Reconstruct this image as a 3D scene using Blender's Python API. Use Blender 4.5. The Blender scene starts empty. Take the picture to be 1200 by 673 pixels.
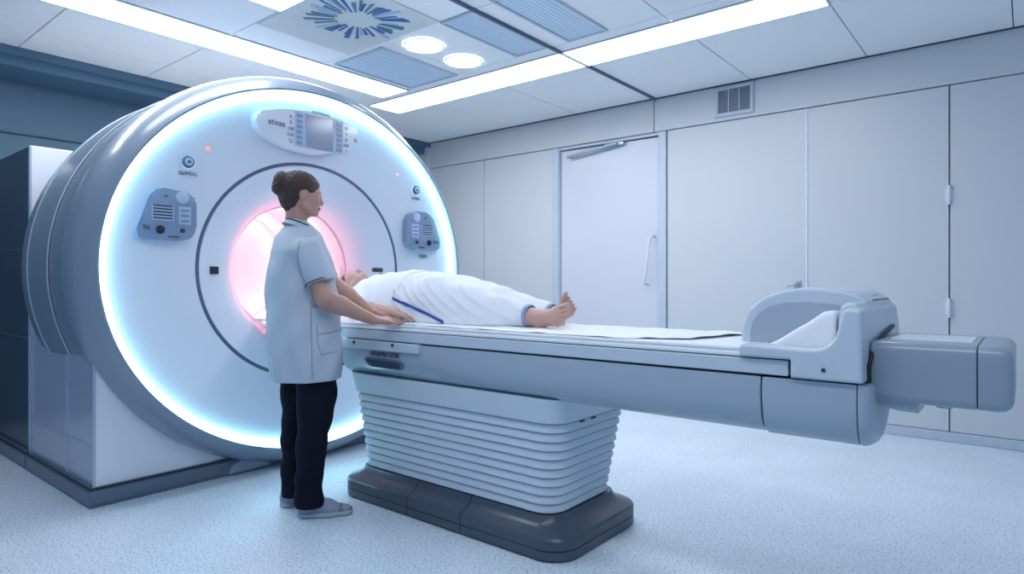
import bpy, bmesh, math
import numpy as np
from mathutils import Vector, Matrix
PI = math.pi
S = bpy.context.scene
COL = S.collection

# ------------------------------------------------------------------ camera, world, exposure, room fill
cam_d = bpy.data.cameras.new('camera'); cam = bpy.data.objects.new('camera', cam_d); COL.objects.link(cam)
CAMZ, HOR, FPX = 1.15, 331.0, 746.0
FW = Vector((-0.6293, 0.7771, 0)).normalized(); RT = Vector((FW.y, -FW.x, 0))
cam.location = (0, 0, CAMZ)
cam.rotation_euler = (PI/2, 0, math.atan2(-FW.x, FW.y))
cam_d.sensor_width = 36; cam_d.lens = 36*FPX/1200
cam_d.shift_y = (HOR-336.5)/1200
cam_d.clip_start = 0.02
S.camera = cam
w = bpy.data.worlds.new('world'); S.world = w; w.use_nodes = True
w.node_tree.nodes['Background'].inputs[0].default_value = (0.42, 0.66, 1.0, 1)
w.node_tree.nodes['Background'].inputs[1].default_value = 0.42
S.view_settings.view_transform = 'Standard'; S.view_settings.look = 'None'
S.view_settings.gamma = 1; S.view_settings.use_curve_mapping = False
S.view_settings.exposure = 0.13
LAMP = (0.93, 0.95, 1.0)      # colour of the ceiling lamps
LAMP_E = 11.0
HALO = (0.36, 0.82, 1.0)
HALO_E = 9.0
PINK = (1.0, 0.34, 0.38)
def area(name, loc, rot, size, energy, color):
    l = bpy.data.lights.new(name, 'AREA'); l.shape = 'RECTANGLE'; l.size, l.size_y = size; l.energy = energy; l.color = color
    o = bpy.data.objects.new(name, l); COL.objects.link(o); o.location = loc; o.rotation_euler = rot; return o
area('overhead_fill_light', (-0.6, 0.9, 2.84), (0, 0, 0), (3.0, 0.4), 26, LAMP)  # added fill light above the foreground, out of view, with no fitting

# ------------------------------------------------------------------ helpers
def U(px): return (px-600)/FPX
def at_d(px, py, d): return FW*d + RT*(U(px)*d) + Vector((0, 0, CAMZ-(py-HOR)/FPX*d))
def at_x(px, py, X):
    d = X/(FW.x + U(px)*RT.x); return at_d(px, py, d)
def at_y(px, py, Y):
    d = Y/(FW.y + U(px)*RT.y); return at_d(px, py, d)

def lin(c):
    return tuple(((v/255)/12.92 if v/255 <= .04045 else ((v/255+.055)/1.055)**2.4) for v in c)
def material(name, color, rough=.5, metal=0, emit=None, strength=0, noise=0, nscale=8, bump=0, bscale=60, spec=.5, coat=0, sss=0):
    m = bpy.data.materials.new(name); m.use_nodes = True; nt = m.node_tree; b = nt.nodes['Principled BSDF']
    b.inputs['Base Color'].default_value = (*color, 1); b.inputs['Roughness'].default_value = rough; b.inputs['Metallic'].default_value = metal
    b.inputs['Specular IOR Level'].default_value = spec
    if coat: b.inputs['Coat Weight'].default_value = coat; b.inputs['Coat Roughness'].default_value = .15
    if sss:
        b.inputs['Subsurface Weight'].default_value = sss; b.inputs['Subsurface Radius'].default_value = (.01, .004, .002); b.inputs['Subsurface Scale'].default_value = 1
    if emit:
        b.inputs['Emission Color'].default_value = (*emit, 1); b.inputs['Emission Strength'].default_value = strength
    tc = nt.nodes.new('ShaderNodeTexCoord')
    if noise:
        n = nt.nodes.new('ShaderNodeTexNoise'); n.inputs['Scale'].default_value = nscale; n.inputs['Detail'].default_value = 4
        r = nt.nodes.new('ShaderNodeMapRange'); r.inputs[3].default_value = 1-noise; r.inputs[4].default_value = 1+noise
        mx = nt.nodes.new('ShaderNodeMix'); mx.data_type = 'RGBA'; mx.blend_type = 'MULTIPLY'; mx.inputs[0].default_value = 1
        mx.inputs[6].default_value = (*color, 1)
        nt.links.new(tc.outputs['Object'], n.inputs[0]); nt.links.new(n.outputs[0], r.inputs[0]); nt.links.new(r.outputs[0], mx.inputs[7])
        nt.links.new(mx.outputs[2], b.inputs['Base Color'])
    if bump:
        n2 = nt.nodes.new('ShaderNodeTexNoise'); n2.inputs['Scale'].default_value = bscale; n2.inputs['Detail'].default_value = 3
        bp = nt.nodes.new('ShaderNodeBump'); bp.inputs['Strength'].default_value = bump; bp.inputs['Distance'].default_value = .01
        nt.links.new(tc.outputs['Object'], n2.inputs[0]); nt.links.new(n2.outputs[0], bp.inputs['Height']); nt.links.new(bp.outputs[0], b.inputs['Normal'])
    return m

M = {}
M['wall'] = material('wall_paint', (.585, .625, .665), .38, noise=.02, nscale=2)
M['wall_end'] = material('end_wall_blue_grey_paint', (.08, .165, .25), .5, noise=.05, nscale=2)
M['gap'] = material('dark_joint', (.05, .07, .10), .8, noise=.1)
M['ceil'] = material('ceiling_tile', (.92, .94, .95), .7, noise=.03, nscale=20)
M['ceil_gap'] = material('ceiling_joint', (.10, .13, .19), .8, noise=.1)
M['door'] = material('door_laminate', (.63, .66, .74), .3, noise=.02, nscale=2)
M['frame'] = material('door_frame_metal', (.50, .58, .68), .35, noise=.03)
M['lamp'] = material('lamp_diffuser', (.9, .9, .9), .5, emit=LAMP, strength=LAMP_E)
M['grille'] = material('grille_metal', (.62, .74, .88), .45, noise=.05)
M['grille_dark'] = material('grille_inside', (.10, .13, .19), .7, noise=.05)
M['white'] = material('white_plastic', (.74, .78, .86), .28, noise=.015, nscale=3, coat=.25)
M['face'] = material('gantry_white_plastic', (.72, .78, .88), .35, noise=.015, nscale=3)
M['shell'] = material('gantry_grey_shell', (.24, .30, .39), .3, noise=.02, nscale=3, coat=.5)
M['barrel'] = material('gantry_barrel_grey', (.19, .25, .32), .3, noise=.02, nscale=3, coat=.3)
M['groove'] = material('grey_blue_joint', (.10, .14, .22), .5, noise=.05)
M['edge'] = material('polished_edge', (.45, .53, .66), .3, metal=.2, noise=.01)
M['halo'] = material('ring_light', (.9, .95, 1), .5, emit=HALO, strength=HALO_E)
M['bore'] = material('bore_liner', (.86, .80, .82), .35, noise=.01)
M['pink'] = material('bore_light', (1, .9, .9), .5, emit=PINK, strength=8)
M['cab'] = material('cabinet_white', (.78, .82, .88), .3, noise=.02, nscale=2)
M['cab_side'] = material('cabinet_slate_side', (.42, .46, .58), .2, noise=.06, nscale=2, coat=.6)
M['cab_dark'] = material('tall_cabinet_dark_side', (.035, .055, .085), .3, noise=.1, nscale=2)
M['kerb'] = material('plinth_blue_grey', (.12, .165, .23), .35, noise=.06, nscale=5)
M['black'] = material('black_rubber', (.012, .015, .022), .5, noise=.1)
M['panel'] = material('control_panel_blue_grey', (.22, .31, .46), .3, noise=.04, coat=.3)
M['panel_l'] = material('control_panel_button', (.45, .55, .72), .4, noise=.04)
M['screen'] = material('display_glass', (.27, .33, .45), .12, noise=.04, coat=.5)
M['ink'] = material('dark_print', (.03, .045, .08), .5, noise=.05)
M['led_r'] = material('orange_indicator', (.8, .2, .1), .3, emit=(1, .18, .08), strength=1.5)
M['led_w'] = material('pale_indicator', (.8, .5, .45), .3, emit=(1, .6, .5), strength=.5)
M['knob_glow'] = material('knob_glow_ring', (.8, .9, 1), .3, emit=HALO, strength=.5)  # emission that stands in for the halo round the knobs
M['tab'] = material('table_blue_grey', (.37, .45, .54), .28, noise=.02, nscale=3, coat=.3)
M['tab_l'] = material('table_light_grey', (.55, .63, .72), .3, noise=.02, nscale=3, coat=.2)
M['housing'] = material('housing_blue_grey', (.28, .35, .43), .3, noise=.02, nscale=3, coat=.3)
M['bellow'] = material('bellows_grey_white', (.62, .70, .78), .5, noise=.03, nscale=4)
M['base'] = material('pedestal_base_slate', (.055, .078, .115), .35, noise=.06, nscale=6, coat=.2)
M['mattress'] = material('mattress_cover', (.86, .88, .93), .6, noise=.03, nscale=6, bump=.1)
M['sheet'] = material('white_sheet', (.90, .92, .96), .8, noise=.02, bump=.15, bscale=14)
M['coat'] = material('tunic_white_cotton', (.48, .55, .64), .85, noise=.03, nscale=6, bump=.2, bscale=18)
M['trouser'] = material('navy_trouser_cloth', (.006, .007, .018), .9, noise=.2, nscale=12, bump=.3, bscale=20, spec=.2)
M['skin'] = material('skin', (.52, .29, .23), .5, noise=.06, nscale=20, sss=.15)
M['skin_pale'] = material('pale_skin', (.60, .36, .30), .5, noise=.06, nscale=20, sss=.15)
M['lip'] = material('lips', (.42, .19, .17), .45, noise=.05)
M['eye'] = material('eye_white', (.6, .6, .62), .25, noise=.02)
M['hair'] = material('dark_brown_hair', (.05, .026, .022), .5, noise=.5, nscale=60, bump=.8, bscale=120)
M['shoe'] = material('grey_shoe_fabric', (.28, .32, .42), .7, noise=.15, nscale=30, bump=.2)
M['sole'] = material('pale_shoe_sole', (.40, .45, .52), .6, noise=.05)
M['toecap'] = material('dark_toe_cap', (.16, .18, .22), .6, noise=.1)
M['gown'] = material('gown_cotton', (.88, .90, .95), .85, noise=.02, nscale=6, bump=.2, bscale=16)
M['cuff'] = material('cuff_pale_blue', (.30, .45, .66), .8, noise=.05)
M['metal'] = material('brushed_metal', (.45, .50, .58), .3, metal=.8, noise=.05)
M['handle'] = material('pale_handle', (.72, .76, .86), .3, noise=.02)
M['clamp'] = material('dark_grey_foam', (.03, .04, .05), .6, noise=.2)
M['art_beige'] = material('art_panel_ground', (.70, .74, .74), .6, noise=.06, nscale=5)
M['art_blue'] = material('art_blue', (.06, .17, .44), .5, noise=.3, nscale=25)
M['art_teal'] = material('art_teal', (.12, .25, .34), .5, noise=.3, nscale=25)
M['art_pale'] = material('art_pale', (.42, .56, .75), .5, noise=.2, nscale=25)
# speckled floor
m = material('floor_vinyl', (.5, .6, .7), .32, spec=.5); nt = m.node_tree; b = nt.nodes['Principled BSDF']
tc = nt.nodes.new('ShaderNodeTexCoord')
n1 = nt.nodes.new('ShaderNodeTexNoise'); n1.inputs['Scale'].default_value = 95; n1.inputs['Detail'].default_value = 2
n2 = nt.nodes.new('ShaderNodeTexNoise'); n2.inputs['Scale'].default_value = 3; n2.inputs['Detail'].default_value = 5
cr = nt.nodes.new('ShaderNodeValToRGB'); cr.color_ramp.elements[0].position = .34; cr.color_ramp.elements[0].color = (.38, .50, .60, 1)
cr.color_ramp.elements[1].position = .50; cr.color_ramp.elements[1].color = (.76, .85, .93, 1)
mr = nt.nodes.new('ShaderNodeMapRange'); mr.inputs[3].default_value = .88; mr.inputs[4].default_value = 1.1
mx = nt.nodes.new('ShaderNodeMix'); mx.data_type = 'RGBA'; mx.blend_type = 'MULTIPLY'; mx.inputs[0].default_value = 1
for a_ in (n1, n2): nt.links.new(tc.outputs['Object'], a_.inputs[0])
nt.links.new(n1.outputs[0], cr.inputs[0]); nt.links.new(n2.outputs[0], mr.inputs[0]); nt.links.new(cr.outputs[0], mx.inputs[6]); nt.links.new(mr.outputs[0], mx.inputs[7]); nt.links.new(mx.outputs[2], b.inputs['Base Color'])
mr2 = nt.nodes.new('ShaderNodeMapRange'); mr2.inputs[3].default_value = .22; mr2.inputs[4].default_value = .45
nt.links.new(n1.outputs[0], mr2.inputs[0]); nt.links.new(mr2.outputs[0], b.inputs['Roughness'])
M['floor'] = m

def thing(name, label, cat, loc=(0, 0, 0), group=None):
    o = bpy.data.objects.new(name, None); COL.objects.link(o); o.location = loc; o.empty_display_size = .1
    o['label'] = label; o['category'] = cat
    if group: o['group'] = group
    return o
def tag(o, label, cat, group=None):
    o['label'] = label; o['category'] = cat
    if group: o['group'] = group
    return o
def wpos(o):
    v = Vector((0, 0, 0))
    while o: v = v + o.location; o = o.parent
    return v
def link(name, me, mats, parent=None, smooth=False, angle=None, origin=None, label=None):
    """me is in world coordinates; its origin is moved onto its parent (or origin)"""
    if not isinstance(mats, (list, tuple)): mats = [mats]
    for m_ in mats: me.materials.append(m_)
    o = bpy.data.objects.new(name, me); COL.objects.link(o)
    if parent: o.parent = parent
    off = wpos(parent) if parent else (Vector(origin) if origin is not None else Vector((0, 0, 0)))
    me.transform(Matrix.Translation(-off))
    if not parent: o.location = off
    if smooth or angle:
        me.polygons.foreach_set('use_smooth', [True]*len(me.polygons))
        if angle: me.set_sharp_from_angle(angle=math.radians(angle))
    if label: o['label'] = label
    me.update(); return o
def obj(name, bm, mats, parent=None, smooth=False, angle=None, origin=None, label=None):
    bmesh.ops.recalc_face_normals(bm, faces=bm.faces)
    me = bpy.data.meshes.new(name); bm.to_mesh(me); bm.free()
    return link(name, me, mats, parent, smooth, angle, origin, label)
def struct(o): o['kind'] = 'structure'; return o
def NB(): return bmesh.new()
def box(bm, x0, x1, y0, y1, z0, z1, bev=0, seg=2, mi=0):
    t = bmesh.new(); bmesh.ops.create_cube(t, size=1)
    for v in t.verts: v.co = Vector(((x0+x1)/2+v.co.x*(x1-x0), (y0+y1)/2+v.co.y*(y1-y0), (z0+z1)/2+v.co.z*(z1-z0)))
    if bev: bmesh.ops.bevel(t, geom=t.edges[:], offset=bev, segments=seg, profile=.5, affect='EDGES')
    return merge(bm, t, mi)
def merge(bm, t, mi=0, mat=None):
    if mat is not None: bmesh.ops.transform(t, matrix=mat, verts=t.verts)
    vm = {v: bm.verts.new(v.co) for v in t.verts}
    for f in t.faces:
        try: nf = bm.faces.new([vm[v] for v in f.verts]); nf.material_index = mi if mi else f.material_index
        except ValueError: pass
    t.free(); return bm
def prism(bm, pts, axis, a0, a1, bev=0, seg=2, mi=0, bev_all=True):
    """polygon in the plane across `axis`, extruded from a0 to a1"""
    t = bmesh.new()
    def mk(p, a):
        return {'x': (a, p[0], p[1]), 'y': (p[0], a, p[1]), 'z': (p[0], p[1], a)}[axis]
    A = [t.verts.new(mk(p, a0)) for p in pts]; B = [t.verts.new(mk(p, a1)) for p in pts]
    t.faces.new(A); t.faces.new(B[::-1]); n = len(pts)
    for i in range(n): t.faces.new([A[i], B[i], B[(i+1) % n], A[(i+1) % n]])
    if bev:
        fs = set(A) ; ca = [e for e in t.edges if (e.verts[0] in fs) == (e.verts[1] in fs)]
        bmesh.ops.bevel(t, geom=ca, offset=bev, segments=seg, profile=.5, affect='EDGES')
    return merge(bm, t, mi)
def tube(bm, pts, r, seg=12, mi=0):
    pts = [Vector(p) for p in pts]; rs = r if isinstance(r, (list, tuple)) else [r]*len(pts); rings = []
    up = Vector((0, 0, 1)); prev = None
    for i, p in enumerate(pts):
        d = (pts[min(i+1, len(pts)-1)]-pts[max(i-1, 0)]).normalized()
        if prev is None:
            a = up if abs(d.z) < .9 else Vector((1, 0, 0)); s = d.cross(a).normalized()
        else: s = (prev - d*prev.dot(d)).normalized()
        prev = s; q = d.cross(s)
        rings.append([bm.verts.new(p+(s*math.cos(2*PI*k/seg)+q*math.sin(2*PI*k/seg))*rs[i]) for k in range(seg)])
    for a, b_ in zip(rings, rings[1:]):
        for k in range(seg):
            f = bm.faces.new([a[k], a[(k+1) % seg], b_[(k+1) % seg], b_[k]]); f.material_index = mi
    for rr in (rings[0][::-1], rings[-1]):
        f = bm.faces.new(rr); f.material_index = mi
    return bm
def rings_mesh(bm, rings, closed_u=True, cap=False, mi=0):
    R = [[bm.verts.new(p) for p in r] for r in rings]; n = len(R[0])
    for a, b_ in zip(R, R[1:]):
        for k in range(n if closed_u else n-1):
            f = bm.faces.new([a[k], a[(k+1) % n], b_[(k+1) % n], b_[k]]); f.material_index = mi
    if cap: bm.faces.new(R[0][::-1]); bm.faces.new(R[-1])
    return bm
def disc_x(bm, c, r, t, seg=32, mi=0):
    """a disc facing +X: back at c.x, front at c.x+t"""
    pts = [(c[1]+r*math.cos(2*PI*k/seg), c[2]+r*math.sin(2*PI*k/seg)) for k in range(seg)]
    return prism(bm, pts, 'x', c[0], c[0]+t, bev=min(t, r)*.25, mi=mi)
def rrect(x0, x1, y0, y1, r, n=6):
    P = []
    for cx, cy, a0 in ((x1-r, y1-r, 0), (x0+r, y1-r, PI/2), (x0+r, y0+r, PI), (x1-r, y0+r, 3*PI/2)):
        for k in range(n+1):
            a = a0+PI/2*k/n; P.append((cx+r*math.cos(a), cy+r*math.sin(a)))
    return P
def text_mesh(name, body, size, M4, mat, parent, depth=.0012, shear=0):
    cu = bpy.data.curves.new(name, 'FONT'); cu.body = body; cu.size = size; cu.extrude = depth; cu.align_x = 'CENTER'; cu.align_y = 'CENTER'; cu.resolution_u = 3
    to = bpy.data.objects.new(name, cu); COL.objects.link(to)
    dg = bpy.context.evaluated_depsgraph_get(); me = bpy.data.meshes.new_from_object(to.evaluated_get(dg)); me.name = name
    bpy.data.objects.remove(to); bpy.data.curves.remove(cu)
    me.transform(M4); me.materials.clear()
    return link(name, me, mat, parent)
def face_x(p, roll=0):   # text frame for a surface facing +X (text runs along +Y)
    return Matrix.Translation(p) @ Matrix(((0, 0, 1, 0), (1, 0, 0, 0), (0, 1, 0, 0), (0, 0, 0, 1))) @ Matrix.Rotation(roll, 4, 'Z')
def face_my(p):          # text frame for a surface facing -Y (text runs along +X)
    return Matrix.Translation(p) @ Matrix(((1, 0, 0, 0), (0, 0, -1, 0), (0, 1, 0, 0), (0, 0, 0, 1)))

# ------------------------------------------------------------------ signed-distance modelling (bodies and clothes)
class Field:
    def __init__(s, lo, hi, h):
        s.h = h; s.lo = np.array(lo, float); n = np.ceil((np.array(hi)-s.lo)/h).astype(int)+1
        s.ax = [s.lo[i]+h*np.arange(n[i]) for i in range(3)]; s.V = np.full(n, 1.0, np.float32)
    def sub(s, lo, hi):
        sl = []
        for i in range(3):
            a = int(max(0, math.floor((lo[i]-s.lo[i])/s.h))); b_ = int(min(s.V.shape[i], math.ceil((hi[i]-s.lo[i])/s.h)+1)); sl.append(slice(a, max(a, b_)))
        sl = tuple(sl); G = np.meshgrid(*[s.ax[i][sl[i]] for i in range(3)], indexing='ij'); return sl, np.stack(G, -1).astype(np.float32)
    def put(s, sl, d, k, mode='add'):
        A = s.V[sl]
        if mode == 'cut':
            h = np.clip(.5-.5*(A+d)/k, 0, 1) if k else 0
            s.V[sl] = (A*(1-h)+(-d)*h+k*h*(1-h)) if k else np.maximum(A, -d); return
        if k: h = np.clip(.5+.5*(d-A)/k, 0, 1); s.V[sl] = d*(1-h)+A*h-k*h*(1-h)
        else: s.V[sl] = np.minimum(A, d)
    def cone(s, a, b, ra, rb, k=.01, mode='add', flat=None):
        a = np.array(a, np.float32); b = np.array(b, np.float32); m = max(ra, rb)*(1 if not flat else max(1, flat[1]))+k+3*s.h
        sl, P = s.sub(np.minimum(a, b)-m, np.maximum(a, b)+m)
        if P.size == 0: return
        ba = b-a; t = np.clip(((P-a)@ba)/max(float(ba@ba), 1e-9), 0, 1); q = P-(a+t[..., None]*ba)
        sc = 1
        if flat:
            n = np.array(flat[0], np.float32); n /= np.linalg.norm(n); f = flat[1]; q = q+n*((q@n)*(1/f-1))[..., None]; sc = min(1, f)
        s.put(sl, (np.linalg.norm(q, axis=-1)-(ra+(rb-ra)*t))*sc, k, mode)
    def ell(s, c, r, rot=None, k=.01, mode='add'):
        c = np.array(c, np.float32); r = np.array(r, np.float32); m = float(r.max())+k+3*s.h; sl, P = s.sub(c-m, c+m)
        if P.size == 0: return
        q = P-c
        if rot is not None: q = q@np.array(rot, np.float32)      # columns of rot: local axes
        k0 = np.linalg.norm(q/r, axis=-1); k1 = np.linalg.norm(q/(r*r), axis=-1)+1e-9; s.put(sl, k0*(k0-1)/k1, k, mode)
    def half(s, p, n, k=0):     # keep the side against n
        n = np.array(n, np.float32); n /= np.linalg.norm(n); sl, P = s.sub(s.lo, s.lo+1e3)
        d = (P-np.array(p, np.float32))@n; s.V = np.maximum(s.V, d).astype(np.float32) if not k else s._smax(s.V, d, k)
    def _smax(s, A, d, k):
        h = np.clip(.5-.5*(A-d)/k, 0, 1); return (A*(1-h)+d*h+k*h*(1-h)).astype(np.float32)
    def loft(s, axis, keys, k=.01, power=2.0, ang=0):
        """keys: (t, c1, c2, r1, r2) along axis; c/r over the two remaining axes (turned by ang)"""
        K = np.array(sorted(keys), float); m = K[:, 3:].max()+k+3*s.h
        o = [i for i in range(3) if i != axis]; lo = [0]*3; hi = [0]*3
        lo[axis], hi[axis] = K[0, 0]-3*s.h-k, K[-1, 0]+3*s.h+k
        for j, i in enumerate(o): lo[i] = K[:, 1+j].min()-m; hi[i] = K[:, 1+j].max()+m
        sl, P = s.sub(lo, hi); t = P[..., axis]; I = lambda j: np.interp(t, K[:, 0], K[:, j])
        u = P[..., o[0]]-I(1); v = P[..., o[1]]-I(2); ca, sa = math.cos(ang), math.sin(ang); u, v = u*ca+v*sa, -u*sa+v*ca
        r1, r2 = I(3), I(4); rr = (np.abs(u/r1)**power+np.abs(v/r2)**power)**(1/power)
        d = (rr-1)*np.minimum(r1, r2); d = np.maximum(d, np.maximum(K[0, 0]-t, t-K[-1, 0])); s.put(sl, d.astype(np.float32), k)
    def poly(s, axis, pts, a0, a1, e=.01, k=0):
        pts = np.array(pts, np.float32); o = [i for i in range(3) if i != axis]; lo = [0]*3; hi = [0]*3; lo[axis], hi[axis] = a0-.02, a1+.02
        for j, i in enumerate(o): lo[i] = pts[:, j].min()-.02; hi[i] = pts[:, j].max()+.02
        sl, P = s.sub(lo, hi); q = np.stack([P[..., o[0]], P[..., o[1]]], -1); d = np.full(q.shape[:-1], 9., np.float32); ins = np.zeros(q.shape[:-1], bool)
        for i in range(len(pts)):
            a, b_ = pts[i-1], pts[i]; ba = b_-a; t = np.clip(((q-a)@ba)/max(float(ba@ba), 1e-12), 0, 1); d = np.minimum(d, np.linalg.norm(q-a-t[..., None]*ba, axis=-1))
            c = (a[1] > q[..., 1]) != (b_[1] > q[..., 1]); xx = a[0]+(q[..., 1]-a[1])*(ba[0])/(ba[1] if abs(ba[1]) > 1e-9 else 1e-9); ins ^= c & (q[..., 0] < xx)
        d = np.where(ins, -d, d)+e; w_ = np.abs(P[..., axis]-(a0+a1)/2)-(a1-a0)/2+e
        s.put(sl, (np.minimum(np.maximum(d, w_), 0)+np.sqrt(np.maximum(d, 0)**2+np.maximum(w_, 0)**2)-e).astype(np.float32), k)
    def warp(s, fn):
        sl, P = s.sub(s.lo, s.lo+1e3); s.V = (s.V+fn(P)).astype(np.float32)
    def mesh(s, name):
        V = s.V; V[0], V[-1], V[:, 0], V[:, -1], V[:, :, 0], V[:, :, -1] = 1, 1, 1, 1, 1, 1
        ins = V < 0; n = np.array(V.shape)-1; cnt = np.zeros(n, np.int8)
        corners = [(i, j, k) for i in (0, 1) for j in (0, 1) for k in (0, 1)]
        for (i, j, k) in corners: cnt += ins[i:i+n[0], j:j+n[1], k:k+n[2]]
        act = np.argwhere((cnt > 0) & (cnt < 8)); idx = np.full(n, -1, np.int64); idx[tuple(act.T)] = np.arange(len(act))
        acc = np.zeros((len(act), 3)); num = np.zeros(len(act))
        for c in corners:
            for ax in range(3):
                if c[ax]: continue
                c2 = list(c); c2[ax] = 1
                a = V[tuple((act+c).T)]; b_ = V[tuple((act+c2).T)]; mk = (a < 0) != (b_ < 0)
                t = np.where(mk, a/np.where(mk, a-b_, 1), 0); p = np.array(c, float)[None]+np.zeros((len(act), 3)); p[:, ax] += t
                acc += p*mk[:, None]; num += mk
        co = (act+acc/num[:, None])*s.h+s.lo; faces = []
        for ax in range(3):
            o1, o2 = (ax+1) % 3, (ax+2) % 3; a = [slice(None)]*3; b_ = [slice(None)]*3; a[ax] = slice(0, -1); b_[ax] = slice(1, None)
            ch = ins[tuple(a)] != ins[tuple(b_)]; e = np.argwhere(ch); e = e[(e[:, o1] > 0) & (e[:, o2] > 0) & (e[:, o1] < n[o1]) & (e[:, o2] < n[o2])]
            def ci(d1, d2):
                q = e.copy(); q[:, o1] -= d1; q[:, o2] -= d2; return idx[tuple(q.T)]
            Q = np.stack([ci(1, 1), ci(0, 1), ci(0, 0), ci(1, 0)], 1); fl = ~ins[tuple(e.T)]; Q[fl] = Q[fl][:, ::-1]; faces.append(Q)
        F = np.concatenate(faces); F = F[(F >= 0).all(1)]
        me = bpy.data.meshes.new(name); me.vertices.add(len(co)); me.vertices.foreach_set('co', co.ravel()); me.loops.add(F.size); me.loops.foreach_set('vertex_index', F.ravel())
        me.polygons.add(len(F)); me.polygons.foreach_set('loop_start', np.arange(0, F.size, 4)); me.polygons.foreach_set('use_smooth', np.ones(len(F), bool)); me.update(calc_edges=True); me.validate(); return me
def relax(o, it=3, f=.5):
    md = o.modifiers.new('smooth', 'SMOOTH'); md.iterations = it; md.factor = f; return o
def folds(P, dirs):
    r = 0
    for (v, fr, ph, amp) in dirs:
        v = np.array(v, np.float32); s_ = P@v; r = r+amp*np.sin(fr*s_+ph+1.3*np.sin(P[..., 0]*9+P[..., 2]*7+ph))
    return r

# ------------------------------------------------------------------ the room
YW, XE, ZC = 5.55, -5.80, 2.89
bm = NB(); box(bm, -6.6, 1.6, -1.8, 5.7, -.06, 0); struct(obj('floor', bm, M['floor']))
bm = NB(); box(bm, -6.6, 1.6, 5.60, 5.72, 0, 3.0); struct(obj('wall_back', bm, M['gap']))
# wall cladding panels: the sheets between the joints
def wall_panel(name, x0, x1, z0, z1, y=YW, mat='wall', kind=True, parent=None):
    bm = NB(); box(bm, x0+.004, x1-.004, y, 5.598, z0+.003, z1-.003, bev=.003, seg=1)
    o = obj(name, bm, M[mat], parent)
    if not parent: struct(o)
    return o
wall_panel('wall_panel', XE, -4.915, .07, 2.573); wall_panel('wall_panel', -4.915, -3.935, .07, 2.573)
wall_panel('wall_panel', -2.625, -1.402, .07, 2.573); 
wall_panel('wall_header', XE, -2.753, 2.573, ZC, YW-.012); wall_panel('wall_header', -2.753, 1.5, 2.573, ZC, YW-.012)
bm = NB(); box(bm, -1.407, -1.393, YW-.005, YW+.01, .07, 2.57); struct(obj('trim_1', bm, M['handle']))
wall_panel('wall_panel', .62, 1.5, .07, 2.573)
# tall doors in the wall
d2 = wall_panel('door_2', -1.398, -.437, .07, 2.573)
bm = NB(); tube(bm, [(-1.47, YW-.001, 1.138), (-1.47, YW-.05, 1.138)], .010); tube(bm, [(-1.47, YW-.05, 1.138), (-1.54, YW-.055, 1.120)], .009)
box(bm, -1.50, -1.44, YW-.008, YW+.001, 1.10, 1.165, bev=.003); obj('handle', bm, M['metal'], d2, angle=40)
d3 = wall_panel('door_3', -.437, .62, .07, 2.573)
for zz in (1.78, .965):
    bm = NB()
    tube(bm, [(-.438, YW-.012, zz-.06), (-.438, YW-.012, zz+.06)], .011, 14)
    for q in (-.062, -.02, .02, .062): tube(bm, [(-.438, YW-.012, zz+q-.007), (-.438, YW-.012, zz+q+.007)], .0145, 14)
    box(bm, -.462, -.414, YW-.006, YW+.002, zz-.045, zz+.045, bev=.002); obj('hinge', bm, M['handle'], d3, angle=40)
# the white door in its frame
d1 = bpy.data.objects.new('door_1', None); COL.objects.link(d1); struct(d1); d1.location = (-3.27, YW+.04, 0)
bm = NB(); box(bm, -3.85, -2.712, YW+.035, YW+.045, .01, 2.535, bev=.003, seg=1); obj('door_leaf', bm, M['door'], d1)
bm = NB(); box(bm, -3.935, -3.86, YW-.012, YW+.03, 0, 2.57, bev=.004); box(bm, -3.865, -3.852, YW+.0, YW+.045, 0, 2.57)
box(bm, -2.708, -2.63, YW-.014, YW+.045, 0, 2.57, bev=.004); box(bm, -3.86, -2.70, YW+.005, YW+.045, 2.545, 2.57)
obj('door_frame', bm, M['frame'], d1, label='pale metal door frame')
bm = NB(); box(bm, -3.30, -3.08, YW-.012, YW+.034, 2.505, 2.54, bev=.005); tube(bm, [(-3.73, YW-.03, 2.455), (-3.14, YW-.03, 2.520)], .017, 14); tube(bm, [(-3.15, YW-.03, 2.52), (-3.15, YW+.0, 2.52)], .012, 12); tube(bm, [(-3.72, YW-.03, 2.457), (-3.72, YW+.036, 2.457)], .010, 12)
obj('door_closer', bm, M['metal'], d1, angle=40, label='grey metal door closer')
bm = NB(); tube(bm, [(-2.765, YW+.03, 1.59), (-2.765, YW-.03, 1.59), (-2.785, YW-.045, 1.56), (-2.83, YW-.045, 1.16), (-2.84, YW-.03, 1.13), (-2.84, YW+.03, 1.13)], .011, 12)
obj('handle', bm, M['handle'], d1, smooth=True, label='slanting white pull handle')
bm = NB(); box(bm, XE, -3.94, YW-.012, YW+.04, 0, .07, bev=.006); box(bm, -2.62, 1.5, YW-.012, YW+.04, 0, .07, bev=.006); struct(obj('baseboard_back', bm, M['frame']))
# end wall with its dropped bulkhead
bm = NB(); box(bm, -6.42, -6.3, -1.8, 5.6, 0, 3.0); struct(obj('wall_left', bm, M['wall_end']))
bm = NB(); box(bm, -6.295, -6.285, -1.8, 5.6, 2.335, 2.345); struct(obj('trim_2', bm, M['gap']))
bm = NB(); box(bm, -6.3, XE, -1.8, 5.6, 2.83, 3.0, bev=.004); box(bm, -6.3, XE-.06, -1.8, 5.6, 2.76, 2.84, bev=.004); struct(obj('trim_3', bm, M['wall_end']))
bm = NB(); box(bm, -6.3, XE, 5.5, 5.6, 0, 2.83); struct(obj('wall_return', bm, M['wall']))
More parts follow.
